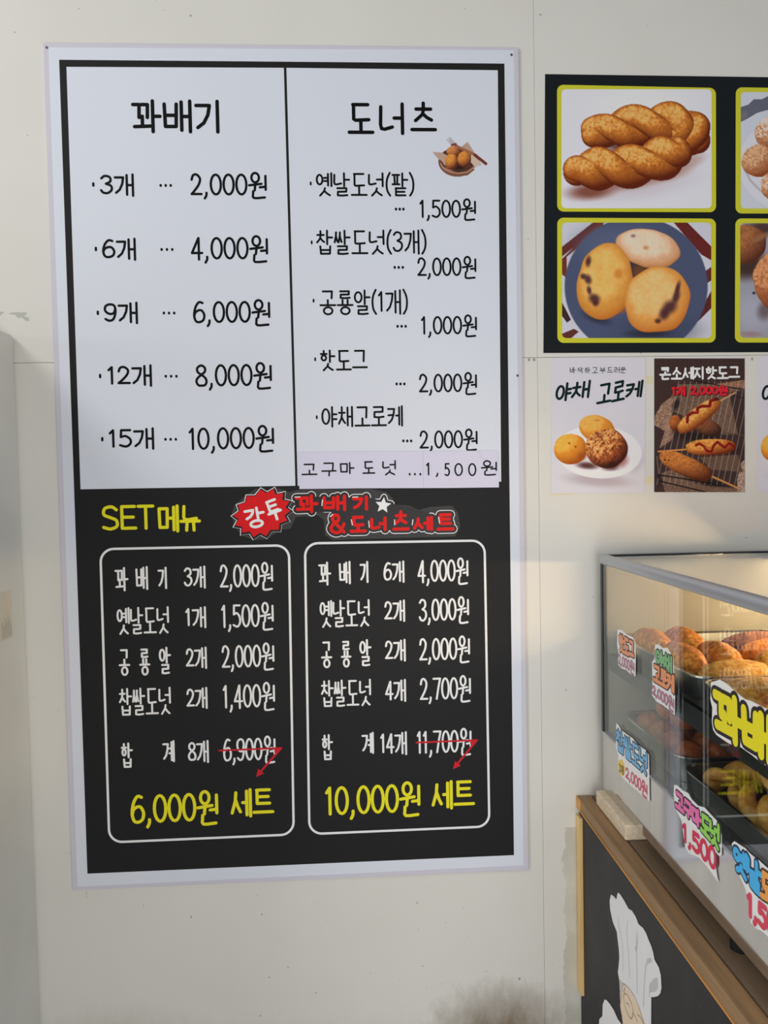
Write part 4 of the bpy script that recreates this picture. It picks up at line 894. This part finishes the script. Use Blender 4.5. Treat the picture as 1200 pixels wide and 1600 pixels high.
# ------------------------------------------------------------------ food
def blob_mesh(name, mat, rx, ry, rz, rough, sc, seed, seg=72, p=1.0):
    bm = bmesh.new(); bmesh.ops.create_uvsphere(bm, u_segments=seg, v_segments=seg//2, radius=1)
    so = Vector((seed*3.1, seed*1.7, seed*.9))
    for v in bm.verts:
        c = v.co.copy(); k = 1+rough*(mnoise.noise(c*sc+so)+.5*mnoise.noise(c*sc*2.3+so)+.3*mnoise.noise(c*sc*6+so)+.3*mnoise.noise(c*sc*13+so))
        v.co = Vector((c.x*rx, c.y*ry*(1-.12*abs(c.x)**2), c.z*rz))*k
    me = bpy.data.meshes.new(name); bm.to_mesh(me); bm.free(); me.materials.append(mat)
    me.polygons.foreach_set('use_smooth', [True]*len(me.polygons)); return me
def rope_mesh(name, mat, length, r, turns, seed):
    bm = bmesh.new(); n = 90; m_ = 14
    for ph in (0, math.pi):
        rings = []
        for i in range(n+1):
            t = i/n; a = ph+turns*2*math.pi*t; k = math.sin(math.pi*min(1, max(0, t)))**.35 if 0 < t < 1 else .05
            c = Vector(((t-.5)*length, math.cos(a)*r*.62*k, math.sin(a)*r*.62*k)); ring = []
            for j in range(m_):
                b_ = 2*math.pi*j/m_; d = Vector((0, math.cos(b_), math.sin(b_))); rr = r*.66*max(k, .15)*(1+.07*mnoise.noise(c*60+d+Vector((seed, 0, 0))))
                ring.append(bm.verts.new(c+d*rr))
            rings.append(ring)
        for i in range(n):
            for j in range(m_): bm.faces.new((rings[i][j], rings[i][(j+1) % m_], rings[i+1][(j+1) % m_], rings[i+1][j]))
        bm.faces.new(rings[0]); bm.faces.new(rings[-1][::-1])
    me = bpy.data.meshes.new(name); bm.to_mesh(me); bm.free(); me.materials.append(mat)
    me.polygons.foreach_set('use_smooth', [True]*len(me.polygons)); return me
def place(name, me, label, cat, group, loc, rot=(0, 0, 0), sc=1.0):
    up = name in ('corn_dog', 'croquette')
    o = bpy.data.objects.new(name, me); COL.objects.link(o); o.location = (loc[0]-.016, loc[1]-(.034 if up else .0365), loc[2]); o.rotation_euler = [math.radians(a) for a in rot]; o.scale = (sc,)*3
    return tag(o, label, cat, group)
dogs = [blob_mesh('corn_dog', M[k],   .074, .031, .0295, .05, 2.2, s) for s, k in enumerate(('f_orange', 'f_yellow', 'f_brown', 'f_orange'))]
ZD = TB+.0035
G1 = 'breaded corn dogs in the upper tray'
DL = 'orange breaded corn dog heaped in the upper tray at the wall end'
for k, x, y, rx in ((0, 1.268, -.110, 0), (3, 1.337, -.110, 60), (3, 1.268, -.258, 40), (0, 1.337, -.258, 90)):
    place('corn_dog', dogs[k], DL, 'corn dog', G1, (x, y, ZD+.0335), (rx, 0, 90))
place('corn_dog', dogs[3], 'orange breaded corn dog between the dark brown one and the golden one', 'corn dog', G1, (1.458, -.236, ZD+.0335), (20, 0, 0))
place('corn_dog', dogs[1], 'golden corn dog behind the two yellow ones at the tray rim', 'corn dog', G1, (1.454, -.3035, ZD+.0335), (70, 0, 0))
place('corn_dog', dogs[1], 'yellow breaded corn dog at the near corner of the upper tray', 'corn dog', G1, (1.312, -.3685, ZD+.0305), (0, 0, 0), .9)
place('corn_dog', dogs[1], 'yellow breaded corn dog lying by the tray rim behind the yellow lettered sticker', 'corn dog', G1, (1.470, -.3685, ZD+.0305), (60, 0, 0), .9)
place('corn_dog', dogs[2], 'dark brown corn dog beside the bright gap in the upper tray', 'corn dog', G1, (1.462, -.166, ZD+.0335), (0, 0, -6))
cro = [blob_mesh('croquette', M[k], .051, .043, .025, .05, 2.0, 20+s) for s, k in enumerate(('f_yellow', 'f_orange'))]
for k, x, y, z, a in [((i+j) % 2, (1.288, 1.402)[i], -.476-.0965*j, .0285, 0) for i in range(2) for j in range(4)]+[(0, 1.345, -.525, .083, 0), (1, 1.345, -.622, .083, 0)]:
    place('croquette', cro[k], 'golden croquette in the upper tray behind the yellow lettered sticker', 'croquette', 'croquettes in the upper tray', (x, y, ZD+z), (0, 0, a))
ball = blob_mesh('doughnut_ball', M['f_ball'], .0292, .0292, .0282, .03, 1.5, 41)
for x, y, z in [(1.270+.063*i, -.088-.0625*j, 0) for i in range(4) for j in range(4)]+[(1.3015, -.119, .047), (1.3015, -.182, .047), (1.3645, -.119, .047), (1.3645, -.1815, .047)]:
    place('doughnut_ball', ball, 'round red-brown doughnut ball in the low tray at the wall end', 'doughnut', 'doughnut balls in the low tray', (x, y, ZG+.0335+z), (0, 0, y*900))
tw = rope_mesh('twisted_doughnut', M['f_twist'], .165, .0242, 1.5, 3)
for n, (x, y, z, r) in enumerate([(1.322, -.394, .0355, (30, 0, 0)), (1.272, -.517, .0355, (60, 0, 90)), (1.339, -.515, .0355, (0, 0, 90)), (1.406, -.515, .0355, (100, 0, 90)), (1.473, -.515, .0355, (20, 0, 90)), (1.325, -.645, .0355, (0, 0, 0)), (1.305, -.500, .0935, (0, 0, 72))]):
    place('twisted_doughnut', tw, 'golden twisted doughnut in the low tray nearer the viewer', 'doughnut', 'twisted doughnuts in the low tray', (x, y, ZG+z), r)

# ------------------------------------------------------------------ price stickers on the case front
def splace(off): return lambda a, bb, lift: (XC-.0016-off-lift, a, bb)
def sticker(name, label, ox, oy, outline, layers):
    k = 1/8
    Q = lambda x, y: (lambda p: (p[1], p[2]))(on_x(ox+x*k, oy+y*k, XC))
    p = Q(*outline[0]); t = thing(name, label, 'sticker', (XC-.0016, p[0], p[1]), 'price stickers on the case front')
    pts = [np.array(q, float) for q in outline]; c = sum(pts)/len(pts)
    i = Ink(); P = [Q(*q) for q in pts]; i.poly(P, splace(0)); i.ribbon(P+P[:1], .002, splace(0)); i.build('white_backing', stk((226, 223, 226)), t)
    lv = 1
    for nm, txt, q, wd, fill, edge in layers:
        q = [np.array(a, float) for a in q]
        def fit(u, v, q=q): p = (q[0]*(1-u)+q[1]*u)*v+(q[3]*(1-u)+q[2]*u)*(1-v); return Q(*p)
        if edge:
            i = Ink(); i.text(txt, 0, 0, 0, 0, wd*1.75, splace(.0003*lv), fit=fit, gap=.06, hw=.84); i.build(nm+'_outline', stk(edge), t); lv += 1
        i = Ink(); i.text(txt, 0, 0, 0, 0, wd, splace(.0003*lv), fit=fit, gap=(.06 if edge else .1), hw=.84); i.build(nm, stk(fill), t)
    return t
sticker('price_sticker', 'small orange lettered hot dog sticker nearest the wall on the case glass', 930, 960,
        [(290, 195), (345, 205), (400, 255), (480, 290), (512, 360), (515, 560), (512, 770), (455, 745), (400, 690), (330, 665), (295, 620), (303, 480), (285, 380)],
        [('lettering', '핫도그', ((312, 250), (495, 360), (492, 540), (312, 445)), .0075, (214, 146, 112), (84, 52, 44)), ('price', '2,000원', ((300, 492), (500, 600), (500, 760), (300, 625)), .0042, (166, 112, 132), None)])
sticker('price_sticker', 'green and orange lettered croquette sticker on the case glass, second from the wall', 930, 960,
        [(762, 385), (800, 380), (855, 425), (915, 425), (960, 500), (985, 580), (995, 740), (1012, 780), (1003, 1250), (935, 1190), (860, 1130), (775, 1080), (722, 1005), (728, 880), (725, 600), (752, 560)],
        [('green_lettering', '야채', ((775, 440), (972, 545), (972, 735), (775, 595)), .0072, (122, 172, 124), (60, 62, 52)), ('orange_lettering', '고로케', ((745, 630), (1000, 780), (998, 970), (748, 815)), .0072, (216, 142, 100), (84, 54, 44)), ('price', '2,000원', ((732, 885), (998, 1050), (998, 1225), (732, 1000)), .0044, (166, 112, 132), None)])
s3 = sticker('price_sticker', 'blue lettered sticker with a yellow dot, half on the steel base nearest the wall', 930, 1130,
        [(275, 5), (300, 30), (330, 85), (400, 140), (480, 195), (560, 290), (640, 340), (680, 400), (690, 970), (600, 900), (500, 810), (430, 750), (370, 695), (325, 640), (297, 560), (300, 400), (268, 290)],
        [('lettering', '찹쌀도넛', ((278, 70), (662, 395), (660, 645), (282, 310)), .0072, (112, 168, 206), (48, 62, 84)), ('price', '2,000원', ((395, 545), (662, 760), (662, 945), (395, 685)), .0044, (196, 84, 104), None)])
i = Ink(); q3 = lambda x, y: (lambda p: (p[1], p[2]))(on_x(930+x/8, 1130+y/8, XC))
i.poly([q3(340+42*math.cos(a*math.pi/12), 555+100*math.sin(a*math.pi/12)+(42*math.cos(a*math.pi/12))*.7) for a in range(24)], splace(.0004)); i.build('yellow_dot', stk((222, 190, 84)), s3)
i = Ink(); i.text('3개', 0, 0, 0, 0, .0028, splace(.0008), fit=lambda u, v: q3(312+56*u, 610-110*v+40*u)); i.build('dot_lettering', stk((120, 100, 50)), s3)
sticker('price_sticker', 'pink and green lettered sticker with a red price, half on the steel base', 1050, 1130,
        [(40, 780), (75, 780), (150, 850), (215, 880), (260, 960), (340, 1040), (420, 1060), (500, 1150), (560, 1210), (605, 1275), (630, 1400), (632, 1640), (600, 1650), (545, 1590), (565, 1840), (585, 1975), (545, 1915), (450, 1785), (350, 1670), (225, 1620), (180, 1550), (130, 1210), (65, 1080), (35, 900)],
        [('pink_lettering', '고구마', ((60, 850), (372, 1130), (372, 1300), (62, 1030)), .0078, (218, 112, 164), (58, 36, 62)), ('green_lettering', '도넛', ((382, 1130), (608, 1290), (606, 1585), (384, 1330)), .0078, (142, 200, 88), (40, 62, 40)), ('price', '1,500', ((150, 1235), (560, 1570), (560, 1870), (155, 1480)), .0075, (202, 44, 78), None)])
sticker('price_sticker', 'blue and orange lettered sticker with a red price on the steel base', 1050, 1300,
        [(765, 150), (795, 122), (850, 160), (930, 210), (985, 270), (1030, 310), (1100, 360), (1200, 450), (1420, 650), (1440, 1500), (1320, 1400), (1200, 1285), (1130, 1225), (1060, 1195), (1000, 1125), (985, 900), (930, 700), (870, 560), (790, 330)],
        [('blue_lettering', '옛날', ((795, 185), (1130, 430), (1130, 800), (800, 430)), .0085, (64, 166, 222), (36, 46, 74)), ('orange_lettering', '도넛', ((1140, 490), (1420, 690), (1420, 960), (1140, 800)), .0085, (226, 150, 70), (84, 52, 40)), ('price', '1,500', ((965, 745), (1425, 1130), (1425, 1460), (965, 1060)), .0082, (202, 60, 86), None)])
sticker('price_sticker', 'large yellow bubble lettered sticker on the glass of the display case', 1050, 960,
        [(505, 855), (560, 840), (610, 822), (690, 870), (760, 930), (850, 1010), (930, 1070), (1000, 1090), (1200, 1190), (1420, 1320), (1440, 2080), (1200, 1890), (1100, 1820), (1000, 1740), (870, 1650), (800, 1640), (700, 1590), (570, 1500), (530, 1440), (515, 1350), (520, 1170), (495, 1060)],
        [('lettering', '꽈배', ((545, 930), (1260, 1330), (1260, 1850), (560, 1440)), .0158, (255, 208, 36), (44, 36, 38))])
